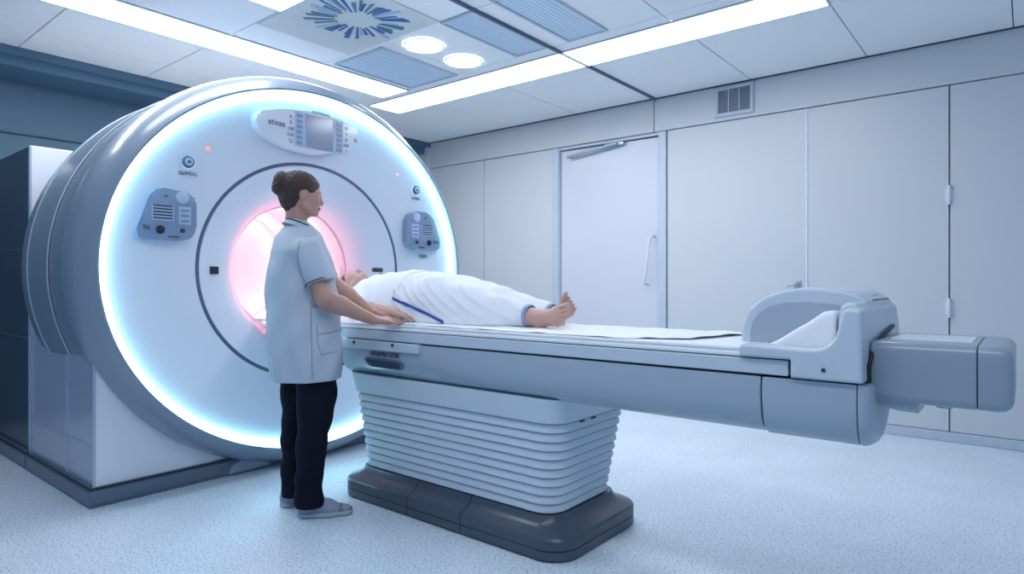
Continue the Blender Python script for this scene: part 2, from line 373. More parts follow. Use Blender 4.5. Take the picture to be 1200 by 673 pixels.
# ceiling of loose tiles with real gaps
bm = NB(); box(bm, XE-.05, 1.6, -1.8, 5.6, ZC+.012, 3.0); struct(obj('ceiling_slab', bm, M['ceil_gap']))
xs = [XE, -5.375, -4.49, -3.61, -2.73, -1.845, -.96, -.075, .81, 1.6]; ys = [-1.8, -1.29, -.41, .475, 1.36, 2.235, 3.0, 3.85, 4.34, 5.6]
bm = NB()
for x0, x1 in zip(xs, xs[1:]):
    yy = ys
    for y0, y1 in zip(yy, yy[1:]): box(bm, x0+.0035, x1-.0035, y0+.0035, y1-.0035, ZC, ZC+.016, bev=.002, seg=1)
struct(obj('ceiling', bm, M['ceil']))
bm = NB(); box(bm, -2.74, -2.722, -1.8, YW-.02, ZC-.022, ZC+.003, bev=.002); struct(obj('trim_4', bm, M['groove']))
bm = NB(); box(bm, XE, 1.5, YW-.03, YW-.008, ZC-.008, ZC+.004); struct(obj('trim_5', bm, M['gap']))

# ------------------------------------------------------------------ ceiling fittings
def ceiling_light(x0, x1, y0, y1, label):
    t = thing('ceiling_light', label, 'ceiling light', ((x0+x1)/2, (y0+y1)/2, ZC))
    bm = NB(); f = .014
    for a in ((x0-f, x1+f, y0-f, y0), (x0-f, x1+f, y1, y1+f), (x0-f, x0, y0, y1), (x1, x1+f, y0, y1)): box(bm, *a, ZC-.014, ZC-.001, bev=.002, seg=1)
    obj('frame', bm, M['frame'], t)
    bm = NB(); box(bm, x0, x1, y0, y1, ZC-.010, ZC-.002); obj('diffuser', bm, M['lamp'], t); return t
ceiling_light(-4.69, -4.35, .45, 3.87, 'long ceiling strip light above the scanner, ending short of the round downlights')
ceiling_light(-5.0, -2.745, 3.97, 4.33, 'ceiling strip light left of the dark joint, running towards the scanner ring')
ceiling_light(-2.715, -.965, 3.97, 4.33, 'ceiling strip light right of the dark joint, above the table end')
ceiling_light(-3.70, -3.36, .9, 2.225, 'ceiling strip light whose bright corner touches the patterned ceiling tile')
def downlight(x, y, label):
    t = thing('downlight', label, 'ceiling light', (x, y, ZC))
    bm = NB(); n = 40
    P = [[(x+r*math.cos(2*PI*k/n), y+r*math.sin(2*PI*k/n), z) for k in range(n)] for r, z in ((.148, ZC-.004), (.148, ZC-.010), (.146, ZC-.012), (.138, ZC-.012), (.138, ZC-.004))]
    rings_mesh(bm, P); obj('trim', bm, M['ceil'], t, smooth=True)
    bm = NB(); prism(bm, [(x+.138*math.cos(2*PI*k/n), y+.138*math.sin(2*PI*k/n)) for k in range(n)], 'z', ZC-.010, ZC-.004); obj('diffuser', bm, M['lamp'], t)
downlight(-3.44, 3.22, 'round white downlight next to the patterned ceiling tile')
downlight(-3.44, 3.64, 'round white downlight closer to the long right-hand ceiling strip light')
def ceiling_grille(x0, x1, y0, y1, label):
    t = thing('air_grille', label, 'air vent', ((x0+x1)/2, (y0+y1)/2, ZC))
    bm = NB(); f = .02
    for a in ((x0, x1, y0, y0+f), (x0, x1, y1-f, y1), (x0, x0+f, y0+f, y1-f), (x1-f, x1, y0+f, y1-f)): box(bm, *a, ZC-.014, ZC-.001, bev=.002, seg=1)
    obj('frame', bm, M['frame'], t)
    bm = NB(); n = 9
    for i in range(n):
        xx = x0+f+(x1-x0-2*f)*(i+.5)/n; box(bm, xx-.012, xx+.012, y0+f, y1-f, ZC-.0065, ZC-.004)
    obj('slats', bm, M['grille'], t)
    bm = NB(); box(bm, x0+f, x1-f, y0+f, y1-f, ZC-.004, ZC-.001); obj('backing', bm, M['grille'], t)
ceiling_grille(-3.05, -2.75, 3.0, 3.82, 'blue grey slatted ceiling grille between the downlights and the dark joint')
ceiling_grille(-2.57, -2.24, 2.3, 3.82, 'blue grey slatted ceiling grille just right of the dark ceiling joint')
ceiling_grille(-4.28, -3.70, 3.04, 3.85, 'blue grey slatted ceiling grille between the left strip light and the downlights')
# patterned tile: a ring of irregular blue strokes
t = thing('patterned_ceiling_tile', 'patterned ceiling tile with a ring of blue and teal strokes on a beige ground', 'ceiling panel', (-3.39, 2.62, ZC))
bm = NB(); box(bm, -4.02, -3.04, 2.245, 2.99, ZC-.008, ZC-.001, bev=.002); obj('panel', bm, M['art_beige'], t)
rng = np.random.RandomState(5); bm = NB(); n = 40; cx, cy = -3.43, 2.62
for i in range(n):
    a = 2*PI*i/n+rng.uniform(-.05, .05); r0 = .13+rng.uniform(-.015, .03); r1 = .30+rng.uniform(-.06, .05); w0 = .006; w1 = rng.uniform(.008, .020)
    ca, sa = math.cos(a), math.sin(a); q = lambda r, s_: (cx+(ca*r-sa*s_)*1.0, cy+(sa*r+ca*s_)*1.0)
    k = rng.choice([0, 0, 1, 2]) if sa > -.2 or ca > 0 else rng.choice([1, 1, 2])
    prism(bm, [q(r0, -w0), q(r1, -w1), q(r1+.01, w1), q(r0, w0)], 'z', ZC-.011, ZC-.007, mi=int(k))
obj('strokes', bm, [M['art_blue'], M['art_teal'], M['art_pale']], t, label='ring of blue, teal and pale strokes')
# vent in the wall header
t = thing('wall_vent', 'square louvred vent high on the wall header above the tall panels', 'air vent', (-1.985, YW-.02, 2.61))
bm = NB(); x0, x1, z0, z1, f = -2.155, -1.82, 2.61, 2.868, .028
for a in ((x0, x1, z0, z0+f), (x0, x1, z1-f, z1), (x0, x0+f, z0+f, z1-f), (x1-f, x1, z0+f, z1-f)): box(bm, a[0], a[1], YW-.032, YW-.013, a[2], a[3], bev=.003)
obj('frame', bm, M['frame'], t)
bm = NB(); box(bm, x0+f, x1-f, YW-.017, YW-.013, z0+f, z1-f); obj('backing', bm, M['grille_dark'], t)
bm = NB()
for i in range(13):
    zz = z0+f+(z1-z0-2*f)*(i+.5)/13
    prism(bm, [(YW-.03, zz-.004), (YW-.018, zz+.004), (YW-.018, zz+.001), (YW-.03, zz-.0065)], 'x', x0+f, x1-f)
for k in (1, 2): xx = x0+f+(x1-x0-2*f)*k/3; box(bm, xx-.004, xx+.004, YW-.032, YW-.018, z0+f, z1-f)
obj('louvres', bm, M['frame'], t)

# ------------------------------------------------------------------ the scanner
GY, GZ = 2.415, 1.232
sc_ = thing('mri_scanner', 'large round white scanner with a glowing blue-white ring and a pink-lit bore', 'medical scanner', (-4.1, GY, 0))
NS = 192
def ering(X, ry, rz, cy=GY, cz=GZ, floor=True):
    return [(X, cy+ry*math.cos(2*PI*k/NS), max(.006, cz+rz*math.sin(2*PI*k/NS))) for k in range(NS)]
def lathe(name, prof, mat, parent=sc_, label=None, angle=35):
    bm = NB(); rings_mesh(bm, [ering(*p) for p in prof]); return obj(name, bm, mat, parent, angle=angle, label=label)
BR, BZ = 1.335, 1.225
lathe('outer_shell', [(-3.80, BR-.01, BZ-.01), (-3.80, BR+.012, BZ+.005), (-3.74, BR+.02, BZ+.008), (-3.66, BR+.012, BZ+.0), (-3.60, BR-.012, BZ-.026), (-3.56, BR-.035, BZ-.060), (-3.54, 1.272, 1.132), (-3.542, 1.262, 1.122), (-3.60, 1.258, 1.118)], M['shell'], label='smooth blue grey outer rim')
lathe('barrel', [(-4.66, .5, .5), (-4.66, BR-.10, BZ-.09), (-4.62, BR-.035, BZ-.03), (-4.56, BR-.005, BZ-.005), (-4.415, BR, BZ), (-4.41, BR-.006, BZ-.006), (-4.405, BR+.004, BZ+.004), (-4.06, BR+.004, BZ+.004), (-4.055, BR-.006, BZ-.006), (-4.05, BR-.002, BZ-.002), (-3.79, BR-.002, BZ-.002)], M['barrel'], label='blue grey barrel behind the rim')
for xx in (-4.41, -4.055): lathe('barrel_band', [(xx-.004, BR+.002, BZ+.002), (xx-.002, BR+.008, BZ+.008), (xx+.002, BR+.008, BZ+.008), (xx+.004, BR+.002, BZ+.002)], M['edge'], label='thin bright band')
# ring light: a half-round diffuser round the front cover
pr = [(-3.594+.028*math.sin(a), 1.241+.016*math.cos(a), 1.099+.016*math.cos(a), GY, 1.231) for a in np.linspace(0, PI, 9)]
lathe('ring_light', pr, M['halo'], label='glowing blue-white light ring')
lathe('front_cover', [(-3.60, 1.26, 1.12), (-3.60, 1.20, 1.07), (-3.615, 1.10, .99), (-3.635, .95, .865), (-3.652, .80, .75), (-3.66, .745, .70), (-3.67, .740, .695)], M['face'])
lathe('cover_joint', [(-3.665, .742, .697), (-3.6635, .740, .695), (-3.6635, .724, .679), (-3.665, .722, .677)], M['groove'], label='dark ring joint')
lathe('inner_cover', [(-3.67, .724, .679), (-3.66, .719, .674), (-3.675, .66, .64), (-3.70, .58, .565), (-3.74, .51, .505), (-3.80, .455, .455), (-3.88, .425, .425)], M['face'])
BZC = 1.27
def bring(X, r): return (X, r, r, 2.40, BZC)
bm = NB(); rings_mesh(bm, [ering(-3.872, .430, .430)] + [ering(*bring(X, r)) for X, r in ((-3.90, .42), (-3.98, .412), (-4.10, .41), (-4.104, .405), (-4.108, .41), (-4.35, .41), (-4.354, .404), (-4.358, .41), (-4.5, .41), (-4.64, .41))])
prism(bm, [(2.40+.41*math.cos(2*PI*k/48), BZC+.41*math.sin(2*PI*k/48)) for k in range(48)], 'x', -4.655, -4.64)
obj('bore', bm, M['bore'], sc_, angle=35, label='white tunnel lit pink')
for xx in (-4.03, -4.52):
    lathe('bore_light', [bring(xx, .411), bring(xx, .396), bring(xx-.02, .392), bring(xx-.04, .396), bring(xx-.04, .411)], M['pink'], label='pink light ring inside the tunnel')
lathe('bore_rim', [(-3.868, .437, .437), (-3.862, .433, .433), (-3.866, .425, .425), (-3.88, .421, .421)], M['edge'])
# housing under the barrel and its plinth
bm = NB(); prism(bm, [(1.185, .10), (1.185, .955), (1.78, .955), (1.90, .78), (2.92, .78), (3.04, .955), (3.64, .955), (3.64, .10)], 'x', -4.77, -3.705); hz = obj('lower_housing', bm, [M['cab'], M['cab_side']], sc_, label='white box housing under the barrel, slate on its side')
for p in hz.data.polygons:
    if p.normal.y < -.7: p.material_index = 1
bm = NB(); box(bm, -3.716, -3.70, 1.178, 1.19, .10, .955); box(bm, -4.12, -4.112, 1.179, 1.19, .10, .955); box(bm, -4.772, -4.76, 1.176, 1.19, .10, .955); box(bm, -4.77, -3.71, 1.18, 1.19, .305, .311)
obj('housing_joints', bm, M['edge'], sc_, label='thin edges of the side panels')
def plinth(bm, x0, x1, y0, y1): box(bm, x0+.006, x1-.006, y0+.006, y1-.006, 0, .012); box(bm, x0, x1, y0, y1, .012, .088, bev=.008); box(bm, x0+.01, x1-.01, y0+.01, y1-.01, .088, .102)
bm = NB(); plinth(bm, -4.77, -3.68, 1.155, 3.66); obj('plinth', bm, M['kerb'], sc_)
bm = NB(); box(bm, -4.77, -3.684, 1.159, 3.656, .0925, .1005); obj('plinth_joint', bm, M['black'], sc_)
bm = NB(); P = []
for k in range(13):
    a = PI*k/12; P.append((2.00+.13*math.cos(a), .012+.085*math.sin(a)**.8))
prism(bm, P, 'x', -3.75, -3.655, bev=.012, seg=3); obj('foot_cover', bm, M['shell'], sc_, angle=40, label='small arched cover at the foot of the rim')
# writing, knobs and panels on the front
def fx(r):  # face depth at a radius
    return float(np.interp(r, [.74, .80, .95, 1.10, 1.20], [-3.66, -3.652, -3.635, -3.615, -3.60]))
def facept(px, py):
    X = -3.63
    for _ in range(4):
        p = at_x(px, py, X); X = fx(math.hypot(p.y-GY, (p.z-GZ)*1.08))
    return at_x(px, py, X)
def poly_px(pts, X): return [(at_x(px, py, X).y, at_x(px, py, X).z) for px, py in pts]
def smooth_poly(pts, r=.25, n=4):
    out = []; N = len(pts)
    for i in range(N):
        a, b_, c = Vector(pts[i-1]), Vector(pts[i]), Vector(pts[(i+1) % N]); ra = min(r, .45*(a-b_).length); rc = min(r, .45*(c-b_).length)
        p0 = b_+(a-b_).normalized()*ra; p1 = b_+(c-b_).normalized()*rc
        for k in range(n+1):
            s_ = k/n; out.append(tuple(p0*(1-s_)**2+b_*2*s_*(1-s_)+p1*s_**2))
    return out
def control_panel(pts_yz, mirror, label):
    X0 = -3.645; X1 = -3.585
    bm = NB(); prism(bm, smooth_poly(pts_yz, .05), 'x', X0, X1, bev=.010, seg=3); p = obj('control_panel', bm, M['panel'], sc_, angle=40, label=label)
    ys_ = [q[0] for q in pts_yz]; zs = [q[1] for q in pts_yz]; y0, y1, z0, z1 = min(ys_), max(ys_), min(zs), max(zs)
    W_, H_ = y1-y0, z1-z0; fy = (lambda a: y1-a*W_) if mirror else (lambda a: y0+a*W_); fz = lambda b_: z0+b_*H_
    bm = NB(); a, c = sorted((fy(.27), fy(.62))); box(bm, X1-.002, X1+.002, a, c, fz(.37), fz(.66)); obj('key_block', bm, M['panel_l'], p)
    bm = NB()
    for i in range(5): zz = fz(.40+i*.058); box(bm, X1+.001, X1+.004, a+.006, c-.006, zz, zz+H_*.025)
    obj('key_rows', bm, M['ink'], p)
    bm = NB(); disc_x(bm, (X1-.001, fy(.76), fz(.83)), .034, .005); obj('dial', bm, M['panel_l'], p, angle=40)
    bm = NB(); disc_x(bm, (X1-.001, fy(.40), fz(.20)), .022, .012); disc_x(bm, (X1-.001, fy(.40), fz(.20)), .013, .018); obj('stop_button', bm, M['black'], p, angle=40)
    bm = NB(); disc_x(bm, (X1-.001, fy(.76), fz(.20)), .013, .010); obj('push_button', bm, M['ink'], p, angle=40)
    bm = NB(); a, c = sorted((fy(.70), fy(.90))); box(bm, X1-.001, X1+.002, a, c, fz(.32), fz(.66)); obj('key_pad', bm, M['panel_l'], p)
    for i in range(3):
        bm = NB(); box(bm, X1+.001, X1+.004, a+.01, c-.01, fz(.36+i*.1), fz(.41+i*.1)); obj('key', bm, M['panel'], p)
    text_mesh('lettering', '96' if not mirror else '876', H_*.13, face_x((X1+.001, fy(.19), fz(.22))), M['ink'], p)
    text_mesh('lettering', 'MC', H_*.06, face_x((X1+.001, fy(.5), fz(.83))), M['ink'], p)
    text_mesh('lettering', 'HOLNG', H_*.06, face_x((X1+.001, fy(.62), fz(.07))), M['ink'], p)
    return p
control_panel([(1.325, 1.40), (1.42, 1.66), (1.62, 1.64), (1.645, 1.60), (1.645, 1.41), (1.58, 1.375), (1.36, 1.375)], False, 'blue grey control panel on the left of the scanner face')
control_panel([(3.20, 1.43), (3.20, 1.64), (3.25, 1.69), (3.44, 1.685), (3.55, 1.43), (3.50, 1.395), (3.25, 1.395)], True, 'blue grey control panel on the right of the scanner face')
for (px, py, tx, lab) in ((220, 190, 'GUMDG', 'round grey call knob left of the display'), (487, 223, 'H.MEG', 'round grey call knob right of the display')):
    p = facept(px, py); bm = NB(); disc_x(bm, (p.x-.004, p.y, p.z), .033, .020); k = obj('knob', bm, M['groove'], sc_, angle=40, label=lab)
    bm = NB(); disc_x(bm, (p.x+.012, p.y, p.z), .022, .008); obj('knob_cap', bm, M['panel_l'], k, angle=40)
    bm = NB(); disc_x(bm, (p.x+.018, p.y, p.z), .010, .005); obj('knob_centre', bm, M['groove'], k, angle=40)
    bm = NB(); rings_mesh(bm, [[(p.x+q, p.y+r*math.cos(2*PI*j/32), p.z+r*math.sin(2*PI*j/32)) for j in range(32)] for r, q in ((.039, -.004), (.039, .002), (.036, .004), (.034, -.004))]); obj('added_glow_ring', bm, M['knob_glow'], k, smooth=True)  # added glowing ring for the halo; the knob has no lit ring
    text_mesh('lettering', tx, .028, face_x((p.x+.003, p.y, p.z-.065)), M['ink'], sc_)
for (px, py, m_, lab) in ((244, 175, 'led_r', 'small orange indicator lamp'), (465, 205, 'led_w', 'small pale indicator lamp')):
    p = facept(px, py); bm = NB(); disc_x(bm, (p.x-.003, p.y, p.z), .012, .010); obj('indicator_lamp', bm, M[m_], sc_, angle=40, label=lab)
    bm = NB(); disc_x(bm, (p.x-.003, p.y, p.z), .016, .006); obj('lamp_bezel', bm, M['panel_l'], sc_, angle=40)
p = facept(497, 301); text_mesh('lettering', 'OEFIEI', .04, face_x((p.x+.003, p.y, p.z)), M['ink'], sc_)
p = at_x(250.5, 317, -3.682); bm = NB(); box(bm, p.x-.03, p.x+.012, p.y-.024, p.y+.024, p.z-.022, p.z+.022, bev=.002); obj('camera_window', bm, M['black'], sc_, label='small black square window beside the bore')
# display console
X1 = -3.56; P = poly_px([(298, 131), (303, 154), (340, 173), (372, 181), (396, 178), (417, 173), (421, 151), (398, 139), (368, 131), (330, 127)], X1)
bm = NB(); prism(bm, smooth_poly(P, .045, 5), 'x', -3.64, X1, bev=.016, seg=3); con = obj('display_console', bm, M['white'], sc_, angle=40, label='white lozenge-shaped display console')
def yzrect(bm, y0, y1, z0, z1, X0, X, bev=0, mi=0): box(bm, X0, X, y0, y1, z0, z1, bev=bev, mi=mi)
bm = NB(); yzrect(bm, 2.235, 2.60, 2.005, 2.225, X1-.004, X1+.004, .003); bz = obj('display_bezel', bm, M['panel_l'], con)
bm = NB(); yzrect(bm, 2.315, 2.515, 2.01, 2.218, X1+.003, X1+.007, .001); obj('screen', bm, M['screen'], con, label='blue grey display screen')
for side, y0 in ((0, 2.248), (1, 2.545)):
    for i in range(6):
        zz = 2.017+i*.034
        bm = NB(); yzrect(bm, y0, y0+.040, zz, zz+.022, X1+.003, X1+.007, .002); obj('display_button', bm, M['panel'], con)
    for i, s_ in enumerate(('Q', 'DD', 'OB', 'E', 'A') if not side else ('1', 'HD', 'D', '7', 'O')):
        text_mesh('lettering', s_, .03, face_x((X1+.001, (2.21 if not side else 2.625), 2.03+i*.038)), M['groove'], con)
text_mesh('lettering', 'atisaa', .052, face_x((X1+.0005, 2.115, 2.125)), M['ink'], con)
text_mesh('lettering', 'G', .036, face_x((X1+.0005, 2.70, 2.115)), M['ink'], con)
text_mesh('lettering', 'WOTERNAZ', .024, face_x((X1+.0005, 2.43, 2.243)), M['ink'], con)

# tall equipment cabinet behind the barrel
t = thing('equipment_cabinet', 'tall cabinet behind the scanner barrel, dark side and pale front edge', 'cabinet', (-5.4, 2.0, 0))
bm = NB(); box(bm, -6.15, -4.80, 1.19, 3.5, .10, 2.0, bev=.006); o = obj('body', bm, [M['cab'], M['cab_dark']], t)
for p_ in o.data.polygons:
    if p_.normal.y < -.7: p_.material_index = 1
bm = NB(); box(bm, -4.83, -4.80, 1.183, 1.195, .10, 2.0, bev=.003); obj('corner_edge', bm, M['edge'], t)
bm = NB(); box(bm, -6.14, -4.84, 1.186, 1.195, 1.36, 1.366); box(bm, -6.14, -4.84, 1.186, 1.195, .80, .806); obj('side_joints', bm, M['groove'], t)
bm = NB(); plinth(bm, -6.17, -4.78, 1.155, 3.5); obj('plinth', bm, M['kerb'], t)
bm = NB(); box(bm, -6.17, -4.78, 1.159, 3.4, .0925, .1005); obj('plinth_joint', bm, M['black'], t)

# ------------------------------------------------------------------ the patient table
tb = thing('patient_table', 'long blue grey scanner table on a ribbed pedestal with a dark base', 'medical table', (-2.2, 2.45, 0))
# pedestal base in three covers
def base_section(x0, x1):
    bm = NB(); lv = [(.004, .012, 0), (.000, .0, .012), (.0, .0, .044), (.0045, .0045, .047), (0, 0, .050), (.0, .0, .088), (.006, .006, .098), (.02, .02, .105), (.055, .05, .117), (.075, .07, .135), (.083, .079, .156)]
    rings = [[(x, y, z) for x, y in rrect(-2.925+i, -1.448-i*1.1, 2.10+j, 2.80-j, max(.03, .13-i*.5), 8)] for i, j, z in lv]
    rings_mesh(bm, rings, cap=True)
    for X, n in ((x0, (-1, 0, 0)), (x1, (1, 0, 0))):
        r = bmesh.ops.bisect_plane(bm, geom=bm.verts[:]+bm.edges[:]+bm.faces[:], plane_co=(X, 0, 0), plane_no=n, clear_outer=True)
        ed = [e for e in r['geom_cut'] if isinstance(e, bmesh.types.BMEdge)]
        if ed: bmesh.ops.holes_fill(bm, edges=ed)
    return obj('base_cover', bm, M['base'], tb, angle=30)
base_section(-3.2, -2.367); base_section(-2.362, -2.007); base_section(-2.002, -1.2)
bm = NB(); box(bm, -2.8, -1.6, 2.2, 2.7, .01, .15); obj('base_core', bm, M['black'], tb)
# bellows
bm = NB(); rings = []; z0, z1, n = .158, .555, 10
def brect(z, o):
    f = (z-.158)/(.66-.158); return [(x, y, z) for x, y in rrect(-2.83-.05*f-o, -1.565+.075*f+o, 2.20-.055*f-o, 2.70+.055*f+o, .10, 8)]
rings.append(brect(.158, -.03))
for i in range(n):
    za = z0+(z1-z0)*i/n; h = (z1-z0)/n
    rings += [brect(za, 0.002), brect(za+.004, .010), brect(za+h*.45, .0085), brect(za+h*.85, .001), brect(za+h*.97, -.008)]
rings += [brect(.556, .003), brect(.562, .014), brect(.60, .016), brect(.664, .02)]
rings_mesh(bm, rings, cap=True); bel = obj('bellows', bm, M['bellow'], tb, angle=25)
for px, py in ((684, 493), (697, 489)):
    p = at_y(px, py, 2.148); bm = NB(); tube(bm, [(p.x, 2.150, p.z), (p.x, 2.125, p.z)], .005, 10); obj('bellows_screw', bm, M['ink'], tb)
# beam
prof = [(2.10, .846), (2.097, .80), (2.098, .76), (2.108, .715), (2.135, .68), (2.18, .657), (2.26, .644), (2.36, .640), (2.54, .640), (2.64, .646), (2.72, .662), (2.765, .685), (2.795, .72), (2.803, .76), (2.80, .846)]
bm = NB(); prism(bm, prof, 'x', -2.89, -.670, bev=.004, seg=2); obj('beam_cover', bm, M['tab'], tb, angle=30)
prof2 = [(2.10, .846), (2.097, .80), (2.098, .76), (2.108, .715), (2.125, .680), (2.16, .657), (2.24, .648), (2.32, .655), (2.40, .685), (2.46, .73), (2.52, .78), (2.60, .82), (2.70, .846)]
bm = NB(); prism(bm, prof2, 'x', -.664, -.392, bev=.004, seg=2); obj('beam_cover', bm, M['tab'], tb, angle=30)
bm = NB(); box(bm, -2.88, -.67, 2.13, 2.77, .73, .90); box(bm, -.672, -.40, 2.13, 2.44, .75, .90); box(bm, -.672, -.40, 2.13, 2.77, .84, .90); obj('beam_core', bm, M['black'], tb)
bm = NB(); box(bm, -2.89, -2.672, 2.10, 2.80, .854, .903, bev=.004); box(bm, -2.668, -.585, 2.10, 2.80, .854, .903, bev=.004); obj('side_rail', bm, M['tab_l'], tb)
bm = NB(); prism(bm, [(-2.90, .85), (-2.265, .85), (-2.262, .815), (-2.27, .806), (-2.90, .802)], 'y', 2.082, 2.11, bev=.004); cr = obj('control_rail', bm, M['tab_l'], tb, label='pale rail with two screws')
for px in (415, 460):
    p = at_y(px, 401 if px == 415 else 405, 2.082); bm = NB(); tube(bm, [(p.x, 2.084, p.z), (p.x, 2.078, p.z)], .009, 16); obj('screw', bm, M['ink'], cr)
text_mesh('lettering', 'HHAM5O BYIII', .034, face_my((-2.525, 2.0925, .784)), M['ink'], tb)
bm = NB(); prism(bm, smooth_poly([(-2.685, .762), (-2.43, .762), (-2.385, .750), (-2.385, .716), (-2.62, .716), (-2.665, .728)], .02), 'y', 2.088, 2.10, bev=.003); hp = obj('readout', bm, M['groove'], tb, label='small dark readout window')
bm = NB(); prism(bm, smooth_poly([(-2.66, .753), (-2.44, .753), (-2.40, .745), (-2.40, .722), (-2.61, .722)], .015), 'y', 2.085, 2.089); obj('readout_glass', bm, M['ink'], hp)
# sliding tabletop reaching into the bore
bm = NB(); box(bm, -3.80, -.62, 2.106, 2.70, .905, .9225, bev=.006); obj('tabletop', bm, M['mattress'], tb)
bm = NB(); box(bm, -2.885, -.60, 2.108, 2.785, .902, .906); obj('rail_gap', bm, M['black'], tb)
bm = NB(); prism(bm, [(2.18, .905), (2.21, .865), (2.60, .865), (2.64, .905)], 'x', -3.76, -2.885, bev=.004); obj('tabletop_support', bm, M['tab'], tb)
# end guard: near scooped arm, far arched guard, end block
arm = smooth_poly([(-.735, .908), (-.735, .951), (-.47, .944), (-.425, 1.076), (-.376, 1.070), (-.374, .852), (-.575, .852), (-.575, .908)], .06, 8)
arm = []
for q, rr_ in zip([(-.735, .908), (-.735, .951), (-.455, .942), (-.425, 1.074), (-.376, 1.070), (-.374, .852), (-.575, .852), (-.575, .908)], (.004, .02, .07, .02, .015, .002, .002, .002)): arm.append((q, rr_))
def round_poly(pr, n=6):
    out = []; N = len(pr)
    for i in range(N):
        a, b_, c = Vector(pr[i-1][0]), Vector(pr[i][0]), Vector(pr[(i+1) % N][0]); r = pr[i][1]; p0 = b_+(a-b_).normalized()*r; p1 = b_+(c-b_).normalized()*r
        for k in range(n+1): s_ = k/n; out.append(tuple(p0*(1-s_)**2+b_*2*s_*(1-s_)+p1*s_**2))
    return out
arm = round_poly(arm)
def sdf_part(name, polys, mat, parent, h=.004, label=None):
    xs_ = [p[0] for q in polys for p in q[0]]; zs_ = [p[1] for q in polys for p in q[0]]; a_ = [q[1] for q in polys]+[q[2] for q in polys]
    F = Field((min(xs_)-.02, min(a_)-.02, min(zs_)-.02), (max(xs_)+.02, max(a_)+.02, max(zs_)+.02), h)
    for q in polys: F.poly(1, q[0], q[1], q[2], q[3])
    return relax(link(name, F.mesh(name), mat, parent, smooth=True, label=label), 1)
sdf_part('near_side_arm', [(arm, 2.082, 2.165, .012)], M['tab_l'], tb, .003, label='low scooped arm on the near side')
p = at_y(965, 434, 2.082); bm = NB(); tube(bm, [(p.x, 2.083, p.z), (p.x, 2.078, p.z)], .006, 14); obj('screw', bm, M['ink'], tb)
HY = 2.30
q_ = lambda L: [(at_y(a, b_, HY).x, at_y(a, b_, HY).z) for a, b_ in L]
arch = q_([(868.5, 404), (868, 388), (871, 374), (878, 362), (888, 353), (901, 346), (918, 340.5), (938, 337.5), (965, 338), (990, 341), (1003, 345)])+[(-.40, 1.09), (-.385, 1.05), (-.38, .908), (-.80, .908)]
fg = sdf_part('far_side_guard', [(arch, HY, 2.74, .012)], M['tab_l'], tb, .004, label='tall rounded hood behind the near arm')
ins = q_([(880, 406), (879, 391), (882, 377), (890, 366), (903, 358.5), (920, 355), (950, 354.5), (980, 357), (1000, 361), (1000, 408)])
bm = NB(); prism(bm, ins, 'y', HY-.003, HY+.006, bev=.0015); obj('guard_inset', bm, M['tab'], fg, label='inset blue grey panel')
eb = sdf_part('end_block', [([(-.455, .852), (-.455, 1.03), (-.448, 1.075), (-.43, 1.088), (-.405, 1.085), (-.385, 1.06), (-.376, 1.0), (-.374, .852)], 2.158, 2.79, .012)], M['tab_l'], tb)
bm = NB(); box(bm, -.448, -.40, 2.40, 2.72, 1.080, 1.0925, bev=.003); obj('block_slot', bm, M['black'], eb, label='dark slot in the top')
bm = NB(); tube(bm, [(-.425, 2.50, 1.090), (-.425, 2.53, 1.101), (-.425, 2.64, 1.101), (-.425, 2.67, 1.090)], .007, 10); obj('slot_handle', bm, M['metal'], eb, smooth=True)
# rounded end cap under the block
def xloft(rects, y0, y1, z0, z1, r=.03):
    """a rounded box along X: rects = (x, inset)"""
    bm = NB(); rings_mesh(bm, [[(x, y, z) for y, z in rrect(y0+i, y1-i, z0+i, z1-i, max(.004, r-i*.6), 6)] for x, i in rects], cap=True); return bm
pc = [(2.35+(y-2.35)*.97, .745+(z-.745)*.96) for y, z in prof2]; pe = [(2.35+(y-2.35)*.93, .745+(z-.745)*.90) for y, z in prof2]
bm = NB(); rings_mesh(bm, [[(x, y, z) for y, z in q] for x, q in ((-.389, prof2), (-.378, prof2), (-.366, pc), (-.358, pe))], cap=True); obj('end_cap', bm, M['tab'], tb, angle=45, label='rounded grey end cap')
bm = NB(); rings_mesh(bm, [[(x, y, z) for y, z in pc] for x in (-.395, -.385)], cap=True); obj('end_joint', bm, M['black'], tb)
# drive housing at the foot
dh = obj('drive_housing', xloft([(-.373, .014), (-.368, .004), (-.355, 0), (-.112, 0), (-.110, .002)], 2.185, 2.64, .790, .972), M['housing'], tb, angle=35, label='box-shaped drive housing at the end')
obj('housing_cap', xloft([(-.107, .002), (-.105, 0), (-.062, 0), (-.045, .004), (-.034, .012), (-.028, .024)], 2.185, 2.64, .790, .972), M['housing'], dh, angle=35)
obj('housing_joint', xloft([(-.114, .004), (-.102, .004)], 2.185, 2.64, .790, .972), M['black'], dh)
bm = NB(); box(bm, -.335, -.125, 2.30, 2.53, .970, .975, bev=.002); obj('housing_lid', bm, M['white'], dh)
bm = NB(); prism(bm, [(-.365, .80), (-.25, .80), (-.25, .762), (-.30, .765), (-.34, .772)], 'y', 2.21, 2.60, bev=.006); obj('housing_bracket', bm, M['tab'], dh)
bm = NB(); prism(bm, [(-.19+.022*math.cos(2*PI*k/24), 2.26+.022*math.sin(2*PI*k/24)) for k in range(24)], 'z', .780, .793, bev=.003); obj('housing_stud', bm, M['tab'], dh, angle=40)
bm = NB(); tube(bm, [at_y(1046, 382, 2.62), at_y(1038, 390, 2.45), at_y(1024, 408, 2.20), at_y(1018, 430, 2.165), at_y(1016, 452, 2.165), at_y(1017, 466, 2.165)], [.008, .007, .006, .006, .006, .009], 10); obj('cable', bm, M['black'], tb, smooth=True, label='short black cable')

